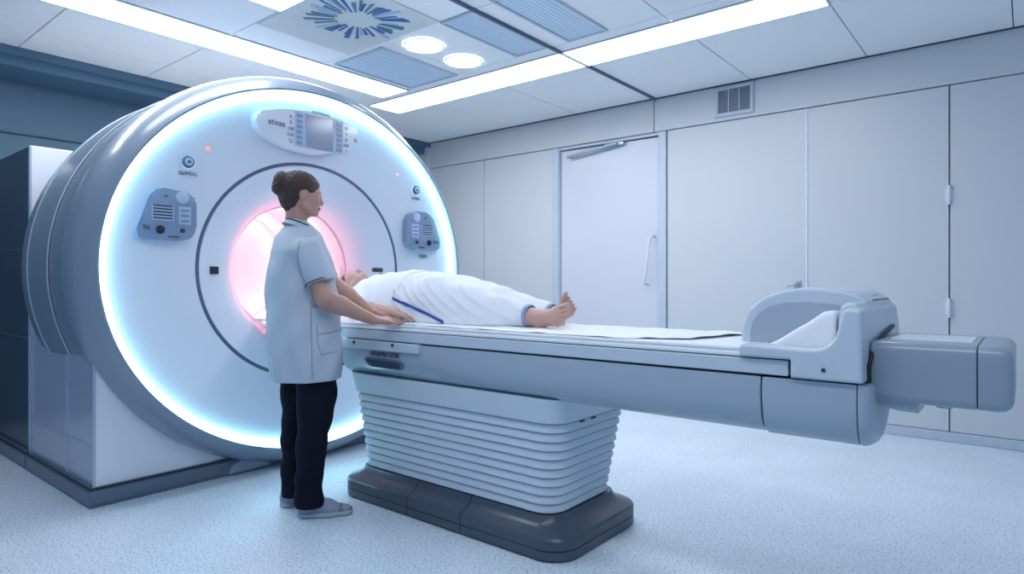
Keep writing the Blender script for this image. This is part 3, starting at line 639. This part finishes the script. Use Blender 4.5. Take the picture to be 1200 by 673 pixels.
# ------------------------------------------------------------------ bedding
bm = NB(); box(bm, -3.45, -.70, 2.109, 2.67, .9225, .938, bev=.007, seg=3); tag(obj('mattress', bm, M['mattress'], angle=40, origin=(-2.0, 2.43, .9225)), 'thin white mattress pad lying along the scanner table', 'mattress')
bm = NB(); nx, ny = 150, 40; top = []; bot = []
rngs = np.random.RandomState(3)
def sheet_z(x, y, j):
    e = max(0, min(1, (x+1.25)/.3)); v = y-2.14
    z = .9405+.0012*math.sin(x*23+y*9)+.001*math.sin(x*41-y*31)
    z += .6*e*(.012*math.exp(-((x+1.00-.35*v)/.035)**2)+.008*math.exp(-((x+1.10-.15*v)/.03)**2)+.003*math.sin(x*60+y*20))
    return max(z, .9395)
rows = []
for i in range(nx+1):
    s_ = i/nx; x = -2.62+s_*(1.66)
    row = []
    for j in range(ny+1):
        v = j/ny; xe = x
        y = 2.116+.55*v
        if s_ > .86 and v < .5: y += (s_-.86)/.14*.11*(1-v*2)
        xe = x + .10*v*s_
        row.append((xe, y, sheet_z(xe, y, j)))
    rows.append(row)
T = [[bm.verts.new(p) for p in r] for r in rows]
for i in range(nx):
    for j in range(ny): bm.faces.new([T[i][j], T[i+1][j], T[i+1][j+1], T[i][j+1]])
o = obj('sheet', bm, M['sheet'], smooth=True, origin=(-1.8, 2.42, .9385)); md = o.modifiers.new('thickness', 'SOLIDIFY'); md.thickness = .0012; md.offset = 1
tag(o, 'white sheet with rumpled end over the table foot', 'sheet')
# pillow leaning on the end block
F = Field((-.84, 2.13, .91), (-.46, 2.72, 1.10), .006)
F.loft(1, [(2.175, -.60, .945, .06, .012), (2.20, -.60, .958, .115, .026), (2.3, -.60, .965, .135, .036), (2.42, -.60, .967, .14, .038), (2.56, -.60, .965, .135, .034), (2.64, -.60, .958, .115, .024), (2.665, -.60, .945, .06, .012)], power=2.3, k=.01)
F.V[:] = 1
F.poly(1, [(-.685, .925), (-.665, .945), (-.60, .985), (-.50, 1.055), (-.462, 1.062), (-.462, .925)], 2.169, 2.292, .014)
F.warp(lambda P: folds(P, [((1, .4, .3), 60, 0, .0012), ((.3, 1, 0), 45, 2, .0012)]))
F.half((0, 0, .925), (0, 0, -1), .006); F.half((-.462, 0, 0), (1, 0, 0), .006)
tag(relax(link('cushion', F.mesh('cushion'), M['sheet'], smooth=True, origin=(-.56, 2.22, .925))), 'small white wedge cushion between the low arm and the hood at the table end', 'cushion')

# ------------------------------------------------------------------ people
def vec(p): return np.array(p, float)
def nrm(v): v = np.array(v, float); return v/np.linalg.norm(v)
def hand(F, wrist, d, n, side, s=1.0, curl=.25, spread=.10, thumb=.5):
    """wrist: joint; d: direction of the fingers; n: normal of the back of the hand; side: towards the thumb"""
    w_, d, n = vec(wrist), nrm(d), nrm(n); side = nrm(vec(side)-d*np.dot(side, d)); n = nrm(np.cross(d, side))*(1 if np.dot(np.cross(d, side), n) > 0 else -1)
    for q in (-.026, -.009, .009, .026): F.cone(w_+side*q*.6*s, w_+d*.078*s+side*q*s, .0155*s, .0125*s, .012)
    for q, L, r in ((.029, .070, .0088), (.010, .079, .0092), (-.010, .073, .0088), (-.028, .056, .0078)):
        a = w_+d*(.082-.25*abs(q-.01))*s+side*q*s; dd = nrm(d+side*spread*q/.029); dn = -n
        for i, f in enumerate((.45, .31, .24)):
            an = curl*(i+.35); v = nrm(dd*math.cos(an)+dn*math.sin(an)); b_ = a+v*L*f*s*1.05
            F.cone(a, b_, r*s*(1-.08*i), r*s*(.95-.1*i), .004); a = b_
    a = w_+d*.018*s+side*.024*s; v = nrm(d*.75+side*thumb-n*.25); b_ = a+v*.042*s; F.cone(a, b_, .0145*s, .0115*s, .010); c = b_+nrm(v+d*.35)*.032*s; F.cone(b_, c, .0112*s, .010*s, .005); e = c+nrm(v+d*.6)*.024*s; F.cone(c, e, .0098*s, .0080*s, .004)
def head(F, c, f, u, s=1.0):
    """c: centre of the skull; f: facing; u: up. head height is about .22"""
    c, f, u = vec(c), nrm(f), vec(u); u = nrm(u-f*np.dot(u, f)); l = np.cross(u, f); R = np.stack([f, l, u], 1); g = lambda x, y, z: c+(f*x+l*y+u*z)*s
    F.ell(g(-.012, 0, .028), (.094*s, .074*s, .082*s), R, .02)            # cranium
    F.ell(g(.030, 0, -.010), (.060*s, .060*s, .078*s), R, .025)           # face
    F.ell(g(.052, 0, -.070), (.030*s, .034*s, .028*s), R, .025)           # jaw, chin
    F.ell(g(.074, 0, -.084), (.015*s, .018*s, .014*s), R, .012)
    for q in (-1, 1):
        F.cone(g(.004, .052*q, -.050), g(.050, .026*q, -.082), .018*s, .014*s, .02)   # jaw line
        F.ell(g(.060, .033*q, -.018), (.020*s, .020*s, .018*s), R, .018)              # cheeks
        F.cone(g(.079, .012*q, .020), g(.068, .044*q, .018), .010*s, .009*s, .010)    # brow
        F.ell(g(.086, .031*q, .000), (.012*s, .013*s, .009*s), R, .008, 'cut')        # eye sockets
        F.ell(g(.072, .030*q, .001), (.0125*s, .0125*s, .0125*s), R, .003)            # eyes
        F.ell(g(.000, .073*q, -.006), (.016*s, .007*s, .030*s), R, .004); F.ell(g(.004, .081*q, -.004), (.007*s, .005*s, .017*s), R, .004, 'cut')  # ears
        F.ell(g(.092, .008*q, -.035), (.008*s, .007*s, .006*s), R, .006)
    F.cone(g(.082, 0, .016), g(.098, 0, -.026), .0075*s, .0105*s, .010); F.ell(g(.101, 0, -.027), (.008*s, .008*s, .008*s), R, .006)   # nose
    F.ell(g(.087, 0, -.052), (.009*s, .021*s, .0055*s), R, .005); F.ell(g(.085, 0, -.063), (.009*s, .018*s, .006*s), R, .005)         # lips
    F.ell(g(.094, 0, -.0575), (.010*s, .020*s, .0012*s), R, .002, 'cut')
    return g, R
def decal(F_fn, name, parent, mat, lo, hi, h=.003):
    F = Field(lo, hi, h); F_fn(F); return link(name, F.mesh(name), mat, parent, smooth=True)

# ---- the nurse, standing at the near side of the table with one hand on the pad
NC = at_d(363, 603, 3.18); NC.z = 0
A = lambda px, py, d: vec(at_d(px, py, d))
vw = nrm([NC.x, NC.y, 0]); rt = np.array([-vw[1]*-1, -vw[0], 0]); rt = np.array([vw[1], -vw[0], 0])   # view ray, image right
al = math.radians(14); fwd = rt*math.cos(al)+vw*math.sin(al); lf = np.array([-fwd[1], fwd[0], 0]); UP = np.array([0, 0, 1.])
hf = nrm(rt*math.cos(math.radians(6))+vw*math.sin(math.radians(6))+UP*-.10)
HC = A(353.5, 229, 3.17)
shR = A(361, 291, 3.03); shL = A(344, 290, 3.34); elR = A(381, 350, 3.00); wrR = A(437, 375, 3.115)
elL = A(392, 335, 3.36); wrL = A(437, 367, 3.33)
F = Field((NC.x-.45, NC.y-.45, .02), (NC.x+.62, NC.y+.62, 1.72), .0055)
g, R = head(F, HC, hf, UP)
nk = A(347, 268, 3.18); F.cone(HC+hf*-.022-UP*.03, nk, .050, .056, .02)
F.cone(nk-UP*.01, shR-UP*.02, .045, .035, .02); F.cone(nk-UP*.01, shL-UP*.02, .045, .035, .02)
hipc = A(355, 415, 3.18); F.cone(A(350, 300, 3.18), hipc, .115, .12, .03, flat=(fwd, .8))
for sh, el, wr in ((shR, elR, wrR), (shL, elL, wrL)):
    F.cone(sh-UP*.03, el, .040, .045, .02); F.cone(el, el+(wr-el)*.35, .045, .044, .02); F.cone(el+(wr-el)*.3, wr, .043, .0265, .015)
hd = nrm(A(478, 377, 3.20)-wrR); hand(F, wrR, hd, nrm(UP*1+vw*-.45), nrm(vw*1.0+UP*.3), 1.0, .10, .12, .45)
hdL = nrm(A(474, 371, 3.36)-wrL); hand(F, wrL, hdL, nrm(UP*1+vw*-.3), nrm(-vw+UP*.15), .95, .16, .10, .45)
kneeR, kneeL = A(366, 500, 3.12), A(346, 495, 3.26); anR, anL = A(361, 585, 3.13), A(341, 580, 3.27)
for kn, an, q in ((kneeR, anR, -1), (kneeL, anL, 1)):
    F.cone(hipc+lf*.05*q, kn, .060, .045, .02); F.cone(kn, kn+(an-kn)*.35, .055, .056, .02); F.cone(kn+(an-kn)*.35, an, .050, .032, .02)
    F.cone(an, an+fwd*.07-UP*.05, .030, .018, .015)
nurse = link('person', F.mesh('person'), M['skin'], smooth=True, origin=(NC.x, NC.y, 0)); relax(nurse, 2)
tag(nurse, 'standing person in white short-sleeved tunic and navy trousers, hand on the scanner table', 'person')
# face details
def ellmesh(name, c, r, R_, mat, parent, seg=16):
    bm = NB(); bmesh.ops.create_uvsphere(bm, u_segments=seg, v_segments=seg//2, radius=1)
    Mx = Matrix([[*(R_[i, j]*r[j] for j in range(3)), c[i]] for i in range(3)]+[[0, 0, 0, 1]]); bmesh.ops.transform(bm, matrix=Mx, verts=bm.verts); return obj(name, bm, mat, parent, smooth=True)
for q in (-1, 1):
    e = ellmesh('eye', g(.0755, .030*q, .001), (.0095, .0115, .0065), R, M['eye'], nurse); ellmesh('iris', g(.0826, .030*q, .001), (.003, .0052, .0052), R, M['ink'], e)
    bm = NB(); tube(bm, [g(.086, .018*q, .0195), g(.085, .030*q, .0235), g(.076, .044*q, .0205)], [.0018, .0022, .001], 8); obj('eyebrow', bm, M['hair'], nurse, smooth=True)
ellmesh('lips', g(.0885, 0, -.0575), (.0095, .0195, .0085), R, M['lip'], nurse)
# hair with a bun
F = Field(HC-.17, HC+.17, .004)
F.ell(g(-.016, 0, .034), (.102, .083, .086), R, .01); F.ell(g(-.045, 0, -.012), (.062, .068, .072), R, .02)
F.cone(g(-.050, 0, -.03), g(-.048, 0, -.068), .045, .028, .02)
F.ell(g(.120, 0, -.050), (.100, .12, .100), R, .012, 'cut'); F.ell(g(.10, 0, .005), (.05, .060, .050), R, .012, 'cut')
for q in (-1, 1): F.ell(g(.008, .078*q, -.012), (.026, .03, .034), R, .01, 'cut'); F.ell(g(.02, .07*q, -.06), (.04, .05, .04), R, .01, 'cut')
F.ell(g(-.100, 0, .052), (.040, .050, .052), R, .010); F.ell(g(-.115, 0, .020), (.028, .036, .034), R, .012)
Rf = R.astype(np.float32)
def strands(P):
    q = (P-HC.astype(np.float32))@Rf; an = np.arctan2(q[..., 2]-.03, q[..., 1]); return .0016*np.sin(an*34+q[..., 0]*60)+.0010*np.sin(q[..., 0]*230+an*9)
F.warp(strands)
hair = relax(link('hair', F.mesh('hair'), M['hair'], nurse, smooth=True, label='dark brown hair pinned up in a bun'), 1)
# tunic
F = Field((NC.x-.42, NC.y-.42, .63), (NC.x+.42, NC.y+.42, 1.50), .006)
cz = lambda py: A(360, py, 3.18)[2]
def key(py, x0, x1, wid):   # silhouette x0..x1 at a row, half width across the shoulders
    c = A((x0+x1)/2, py, 3.18); return (c[2], c[0], c[1], (x1-x0)/2/FPX*3.18*.97, wid)
F.loft(2, [key(447, 317, 397, .200), key(420, 315, 399, .200), key(380, 314, 400, .192), key(345, 313, 397, .182), key(315, 314, 391, .180), key(295, 318, 385, .178), key(283, 323, 378, .160), key(276, 326, 375, .130), key(269, 331, 370, .095), key(263, 335, 365, .068), key(258, 339, 358, .050)], k=.03, power=2.3, ang=math.atan2(fwd[1], fwd[0]))
for sh, el, q in ((shR, elR, 1), (shL, elL, 0)):
    e2 = sh+(el-sh)*.80; F.cone(sh+UP*-.008, e2, .066, .068, .03); dn = nrm(el-sh)
hemc = shR+(elR-shR)*.66; dn = nrm(elR-shR)
# trim the sleeves at the hem
for sh, el in ((shR, elR), (shL, elL)):
    dn = nrm(el-sh); hc = sh+(el-sh)*.68
    sl, P = F.sub(hc-.11, hc+.13); far = ((P-hc.astype(np.float32))@dn.astype(np.float32)); q = P-hc.astype(np.float32); rad = np.linalg.norm(q-far[..., None]*dn.astype(np.float32), axis=-1)
    if sh is shR:
        out = ((P-A(360, 330, 3.18).astype(np.float32))@(-lf).astype(np.float32))   # outside the body only
        msk = (far > 0) & (rad < .085) & (out > .165); F.V[sl] = np.where(msk, np.maximum(F.V[sl], np.minimum(far, .02)), F.V[sl])
F.warp(lambda P: folds(P, [((rt[0], rt[1], .18), 40, 0, .0050), ((rt[0]*.8, rt[1]*.8, -.35), 62, 1.5, .0030), ((.2, .3, 1), 26, 3, .0030)]))
F.half((0, 0, .672), (0, 0, -1), .006)
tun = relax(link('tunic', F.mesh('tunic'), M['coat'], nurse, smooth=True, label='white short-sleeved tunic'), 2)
# collar stripe, sleeve hem line, side seam, pocket
def ring_pts(c, ax, r, n=40, a0=0, a1=2*PI, flat=1, upv=UP):
    ax = nrm(ax); e1 = nrm(np.cross(ax, upv)) if abs(np.dot(ax, upv)) < .95 else nrm(np.cross(ax, fwd)); e2 = np.cross(ax, e1); return [c+e1*r*math.cos(a0+(a1-a0)*k/n)+e2*r*flat*math.sin(a0+(a1-a0)*k/n) for k in range(n+1)]
ca_ = nrm(UP+fwd*.38); rg = []
for h_, r_ in ((-.022, .083), (-.004, .074), (.012, .066), (.016, .0625), (.012, .059), (-.01, .058)): rg.append(ring_pts(A(351, 264, 3.18)+ca_*h_, ca_, r_, 48)[:-1])
bm = NB(); rings_mesh(bm, [[tuple(p) for p in q] for q in rg]); obj('collar', bm, M['coat'], tun, smooth=True, label='white collar')
bm = NB(); tube(bm, ring_pts(A(351, 264, 3.18)+ca_*.004, ca_, .0705, 48), .0040, 8); obj('collar_stripe', bm, M['ink'], tun, smooth=True, label='dark stripe round the collar')
bm = NB(); c = shR+(elR-shR)*.672; tube(bm, ring_pts(c, elR-shR, .0685, 40), .0026, 8); obj('sleeve_stripe', bm, M['ink'], tun, smooth=True, label='dark line at the sleeve hem')
# trousers
F = Field((NC.x-.3, NC.y-.3, .03), (NC.x+.3, NC.y+.3, .80), .006)
def leg(pts):
    for (a, ra), (b_, rb) in zip(pts, pts[1:]): F.cone(a, b_, ra, rb, .012)
leg([(A(371, 425, 3.14), .105), (A(371, 470, 3.13), .092), (A(366, 515, 3.12), .073), (A(362, 560, 3.12), .066), (A(362.5, 590, 3.12), .069)])
leg([(A(354, 425, 3.24), .105), (A(349, 470, 3.25), .080), (A(345, 515, 3.26), .064), (A(343, 555, 3.26), .056), (A(343, 583, 3.26), .056)])
F.warp(lambda P: folds(P, [((0, 0, 1), 50, 0, .0025), ((.4, .4, 1), 34, 1, .0035)]))
F.half((0, 0, .055), (0, 0, -1), .004)
relax(link('trousers', F.mesh('trousers'), M['trouser'], nurse, smooth=True, label='loose navy trousers'), 2)
# shoes
def shoe(heel, dr, s=1.0, label=None):
    heel = vec([heel[0], heel[1], 0]); dr = nrm([dr[0], dr[1], 0]); sd = np.array([-dr[1], dr[0], 0])
    F = Field(heel-.10+dr*.0, heel+.10+0*dr, .004); lo = np.minimum(heel, heel+dr*.27)-.08; hi = np.maximum(heel, heel+dr*.27)+.08; lo[2] = -.01; hi[2] = .15
    F = Field(lo, hi, .0045); P = lambda a, b_, z: heel+dr*a*s+sd*b_*s+UP*z*s
    F.cone(P(.035, 0, .038), P(.14, 0, .036), .036, .040, .02); F.cone(P(.14, 0, .032), P(.222, 0, .024), .042, .030, .02, flat=(UP, .8))
    F.cone(P(.035, 0, .05), P(.048, 0, .100), .037, .041, .02); F.cone(P(.06, 0, .075), P(.13, 0, .050), .032, .028, .02)
    F.half((0, 0, .014), (0, 0, -1), .003); up_ = relax(link('shoe', F.mesh('shoe'), M['shoe'], nurse, smooth=True, label=label), 2)
    F = Field(lo, hi, .004); F.cone(P(.038, 0, .012), P(.14, 0, .012), .042, .046, .02); F.cone(P(.14, 0, .012), P(.220, 0, .012), .046, .036, .02); F.half((0, 0, .003), (0, 0, -1), .002); F.half((0, 0, .024), (0, 0, 1), .004); link('shoe_sole', F.mesh('shoe_sole'), M['sole'], up_, smooth=True)
    F = Field(lo, hi, .004); F.cone(P(.195, 0, .024), P(.226, 0, .020), .036, .029, .01, flat=(UP, .85)); F.half((0, 0, .022), (0, 0, -1), .002); link('toe_cap', F.mesh('toe_cap'), M['toecap'], up_, smooth=True)
    for i in range(4):
        bm = NB(); tube(bm, [P(.085+i*.017, -.026, .072-i*.007), P(.088+i*.017, 0, .086-i*.008), P(.085+i*.017, .026, .072-i*.007)], .0028*s, 8); obj('lace', bm, M['sole'], up_, smooth=True)
shoe(A(349.5, 603, 3.12), rt*math.cos(.12)-vw*math.sin(.12), 1.02, 'grey lace-up shoe nearer the table'); shoe(A(332, 600, 3.24), fwd*.7+vw*.72, 1.0, 'grey lace-up shoe further back')

# pocket and seams sit on the tunic surface: projected onto it
def project(o, pts, dirv, off=.002):
    """push points along dirv onto the surface of o (evaluated) and lift them a little"""
    dg = bpy.context.evaluated_depsgraph_get(); dg.update(); ev = o.evaluated_get(dg); mw = o.matrix_world if o.parent is None else Matrix.Translation(wpos(o)); inv = mw.inverted(); out = []; dv = Vector(dirv).normalized()
    for p in pts:
        hit, loc, nor, _ = ev.ray_cast(inv @ (Vector(p)-dv*.6), dv)
        if hit: out.append((mw @ loc)+nor*off)
    return out
def pline(px_pts, d, n=14):
    out = []
    for (a, b_) in zip(px_pts, px_pts[1:]):
        for k in range(n): s_ = k/n; out.append(A(a[0]+(b_[0]-a[0])*s_, a[1]+(b_[1]-a[1])*s_, d))
    out.append(A(*px_pts[-1], d)); return out
def surf_line(name, o, px_pts, mat, r, d=3.1, label=None, off=.0005):
    pts = project(o, pline(px_pts, d), vw, off)
    if len(pts) > 2: bm = NB(); tube(bm, pts, r, 6); return obj(name, bm, mat, o, smooth=True, label=label)
M['seam'] = material('tunic_seam', (.14, .19, .28), .9, noise=.05)
surf_line('side_seam', tun, [(364, 360), (365, 400), (366, 441)], M['seam'], .0016, label='side slit of the tunic')
surf_line('pocket_seam', tun, [(371, 391), (396, 388)], M['seam'], .0018); surf_line('pocket_seam', tun, [(371, 380), (372, 400), (376, 414), (394, 412)], M['seam'], .0015)
surf_line('armhole_seam', tun, [(352, 284), (349, 300), (353, 322), (360, 334)], M['seam'], .0014)
for py in (392, 397):
    pp = project(tun, [A(361.5, py, 3.1)], vw, .001)
    if pp: ellmesh('button', pp[0], (.004, .004, .004), R, M['panel_l'], tun, 12)

# ---- the patient, lying on the back with the head towards the bore
PT = .9405
py_ = 2.43
B = lambda px, py, Y: vec(at_y(px, py, Y))
Xh = -3.30; hc = np.array([-3.25, 2.46, 1.130])
F = Field((-3.40, 2.18, .925), (-1.50, 2.74, 1.27), .0042)
g2, R2 = head(F, hc, nrm([.10, 0, 1]), nrm([-1, 0, .10]), .98)
F.cone(hc+np.array([.05, 0, -.0]), (-3.12, 2.46, 1.08), .050, .056, .02)
F.cone((-3.10, 2.46, 1.065), (-2.75, 2.46, 1.07), .10, .12, .03, flat=((0, 0, 1), .8)); F.cone((-2.75, 2.46, 1.07), (-2.50, 2.46, 1.06), .11, .125, .03, flat=((0, 0, 1), .8))
for q in (-1, 1):
    sh = np.array([-3.08, 2.46+.155*q, 1.035]); el = np.array([-2.83, 2.46+.215*q, 1.0]); wr = np.array([-2.60, 2.46+.215*q, .985])
    F.cone((-3.1, 2.46, 1.05), sh, .06, .05, .02); F.cone(sh, el, .046, .038, .02); F.cone(el, wr, .037, .024, .015)
    hand(F, wr, (1, 0, -.10), (0, q*.5, .9), (0, -q, .1), .95, .22, .08, .4)
    F.cone((-2.48, 2.46+.08*q, 1.04), (-2.15, 2.46+.085*q, 1.02), .075, .055, .02); F.cone((-2.15, 2.46+.085*q, 1.02), (-2.0, 2.46+.09*q, 1.0), .052, .052, .02); F.cone((-2.0, 2.46+.09*q, 1.0), (-1.83+.03*q*-1, 2.46+.085*q, .985), .048, .038, .02)
def foot(F, ank, heel, ball, toe, side, s=1.0, inner=1):
    """side: across the foot towards the big toe"""
    ank, heel, ball, toe = map(vec, (ank, heel, ball, toe)); side = nrm(side); L = toe-heel; dl = nrm(L); side = nrm(side-dl*np.dot(side, dl)); top = np.cross(side, dl); 
    F.cone(ank, heel, .034*s, .030*s, .015); F.cone(heel, ball-side*.016*s, .029*s, .021*s, .015); F.cone(heel, ball+side*.018*s, .027*s, .022*s, .015)
    F.cone(ank, ball, .034*s, .022*s, .02)
    for q in (-.026, -.008, .012, .026): F.cone(ball-dl*.03+side*q*.6*s, ball+side*q*s, .017*s, .016*s, .01)
    for q, ln, r in ((.034, .058, .0120), (.013, .054, .0082), (-.005, .048, .0080), (-.0225, .042, .0078), (-.039, .036, .0076)):
        a = ball+side*q*s; dd = nrm(toe-ball); b_ = a+dd*ln*.55*s; F.cone(a, b_, r*s, r*.9*s, .004); F.cone(b_, b_+dd*ln*.5*s, r*.9*s, r*1.02*s, .003)
tilt = np.array([.16, -.10, .15])
aN = np.array([-1.80, 2.365, .990]); hN = np.array([-1.735, 2.355, .975]); bN = np.array([-1.630, 2.335, .998]); tN = np.array([-1.58, 2.325, 1.012])
foot(F, aN, hN, bN, tN, (.10, .22, .95), 1.08)
aF = np.array([-1.86, 2.545, .995]); hF = np.array([-1.79, 2.550, .972]); bF = np.array([-1.725, 2.545, 1.020]); tF = np.array([-1.700, 2.54, 1.060])
foot(F, aF, hF, bF, tF, (-.4, -.3, .8), 1.0)
F.half((0, 0, PT+.0005), (0, 0, -1), .003)
pat = link('person', F.mesh('person'), M['skin_pale'], smooth=True, origin=(-2.45, 2.46, PT)); relax(pat, 1)
tag(pat, 'person in white gown lying on their back on the scanner table, bare feet outward', 'person')
for q in (-1, 1):
    ellmesh('closed_eyelid', g2(.073, .030*q, .001), (.011, .014, .009), R2, M['skin_pale'], pat)
    bm = NB(); tube(bm, [g2(.085, .018*q, .0195), g2(.084, .030*q, .0235), g2(.075, .044*q, .0205)], [.0018, .0022, .001], 8); obj('eyebrow', bm, M['hair'], pat, smooth=True)
ellmesh('lips', g2(.088, 0, -.0565), (.009, .019, .008), R2, M['lip'], pat)
F = Field(hc-.16, hc+.16, .005)
F.ell(g2(-.020, 0, .034), (.098, .083, .088), R2, .01); F.ell(g2(-.05, 0, -.02), (.05, .065, .07), R2, .02); F.ell(g2(.115, 0, -.045), (.100, .12, .105), R2, .012, 'cut'); F.ell(g2(.10, 0, .01), (.055, .060, .050), R2, .012, 'cut')
for q in (-1, 1): F.ell(g2(.008, .078*q, -.012), (.026, .03, .034), R2, .01, 'cut')
F.half((0, 0, PT+.02), (0, 0, -1), .003)
link('hair', F.mesh('hair'), M['hair'], pat, smooth=True, label='dark hair')
# gown top
F = Field((-3.25, 2.10, .92), (-2.30, 2.80, 1.30), .006)
K_ = []
for X, zt, w_ in ((-3.18, 1.10, .07), (-3.14, 1.145, .13), (-3.06, 1.175, .185), (-2.95, 1.20, .205), (-2.80, 1.213, .208), (-2.65, 1.213, .210), (-2.625, 1.212, .212)): K_.append((X, 2.46, .985, w_, zt-.985))
F.loft(0, K_, power=2.4, k=.03)
for q in (-1, 1):
    sh = vec((-3.08, 2.46+.145*q, 1.05)); el = vec((-2.93, 2.46+.205*q, 1.01)); F.cone(sh, el, .070, .066, .03)
F.warp(lambda P: folds(P, [((1, .2, .3), 42, 0, .0035), ((.6, -.3, 1), 35, 1, .004), ((1, .8, -.3), 70, 2, .0014)]))
F.cone((-3.35, 2.46, 1.08), (-3.10, 2.46, 1.075), .062, .058, .006, 'cut')
F.half((0, 0, PT+.001), (0, 0, -1), .004)
gown = relax(link('gown', F.mesh('gown'), M['gown'], pat, smooth=True, label='white cotton gown top'), 2)
# trousers
F = Field((-2.72, 2.08, .92), (-1.72, 2.80, 1.30), .006)
K_ = []
for X, zt, w_ in ((-2.66, 1.208, .214), (-2.50, 1.200, .218), (-2.36, 1.165, .218), (-2.22, 1.115, .212), (-2.10, 1.08, .20), (-1.98, 1.045, .18), (-1.90, 1.025, .16), (-1.86, 1.01, .15)): K_.append((X, 2.46, .975, w_, zt-.975))
F.loft(0, K_, power=2.5, k=.02)
for q in (-1, 1):
    a = vec((-2.42, 2.46+.10*q, 1.07)); b_ = vec((-2.15, 2.46+.10*q, 1.035)); c = vec((-2.0, 2.46+.095*q, 1.01)); e = vec((-1.80, 2.46+.09*q, .992)); F.cone(a, b_, .118, .090, .03); F.cone(b_, c, .090, .074, .03); F.cone(c, e, .070, .056, .02)
F.ell((-1.85, 2.46, 1.05), (.16, .020, .055), None, .03, 'cut')
def pull(P):
    x, y, z = P[..., 0], P[..., 1], P[..., 2]; a = x*.75+z*1.3-y*.25; s1 = np.sin(a*44+1.6*np.sin(x*7+z*4)); m_ = np.clip((z-.95)*9, .25, 1)
    return -(.0075*(1-np.abs(s1))**1.5)*m_+.0022*np.sin(x*30-y*40)
F.warp(pull)
F.half((-1.822, 0, 1.0), (1, 0, -.12), .004); F.half((0, 0, PT+.001), (0, 0, -1), .004)
tr = relax(link('trousers', F.mesh('trousers'), M['gown'], pat, smooth=True, label='loose white cotton trousers with a blue side stripe'), 2)
for q in (-1, 1):
    bm = NB(); c = vec((-1.822, 2.46+.09*q, .993)); rg = []
    for dx, r in ((-.022, .046), (-.020, .052), (.014, .052), (.018, .048), (0, .042)): rg.append([(c[0]+dx+.1*(c[2]+r*math.sin(2*PI*k/32)-1), c[1]+r*math.cos(2*PI*k/32), max(PT+.002, c[2]+r*math.sin(2*PI*k/32))) for k in range(32)])
    rings_mesh(bm, rg+rg[:1]); obj('cuff', bm, M['cuff'], tr, smooth=True, label='pale blue trouser cuff')
def ribbon(name, o, px_pts, wpx, mat, Y=2.2, n=18, label=None):
    dv = nrm([0, 1, 0]); a = []; b_ = []
    P0 = []
    for (p, q) in zip(px_pts, px_pts[1:]):
        for k in range(n): s_ = k/n; P0.append((p[0]+(q[0]-p[0])*s_, p[1]+(q[1]-p[1])*s_))
    P0.append(px_pts[-1]); bm = NB(); prev = None
    for (x, y) in P0:
        rows_ = []
        for j in range(4):
            yy = y+(j/3-.5)*wpx; tgt = at_y(x, yy, Y); dr = (tgt-Vector((0, 0, CAMZ))).normalized(); h = project(o, [tgt], dr, .004); rows_.append(h[0] if h else None)
        if all(r is not None for r in rows_):
            cur = [bm.verts.new(v) for v in rows_]
            if prev:
                for j in range(3): bm.faces.new([prev[j], cur[j], cur[j+1], prev[j+1]])
            prev = cur
    return obj(name, bm, mat, o, smooth=True, label=label)
M['blue'] = material('blue_stripe_cloth', (.02, .10, .42), .8, noise=.05)
rb = ribbon('side_stripe', tr, [(460, 350), (480, 358.5), (500, 367.5), (526, 381)], 3.6, M['blue'], label='blue stripe down the side')
ribbon('hem_stripe', tr, [(463, 339), (460.5, 352), (460, 366)], 2.0, M['seam'])
# dark padded clamp by the chin
t = thing('head_clamp', 'small dark grey padded clamp standing beside the lying person\'s chin', 'head clamp', (-3.18, 2.66, PT))
bm = NB(); p0 = at_y(441, 316, 2.62); tube(bm, [(p0.x, 2.655, .9225), (p0.x, 2.655, p0.z-.02), (p0.x-.005, 2.64, p0.z+.0)], .012, 12); obj('post', bm, M['metal'], t, smooth=True)
bm = NB(); box(bm, p0.x-.03, p0.x+.02, 2.60, 2.665, p0.z-.016, p0.z+.012, bev=.012, seg=4); obj('pad', bm, M['clamp'], t, angle=50)
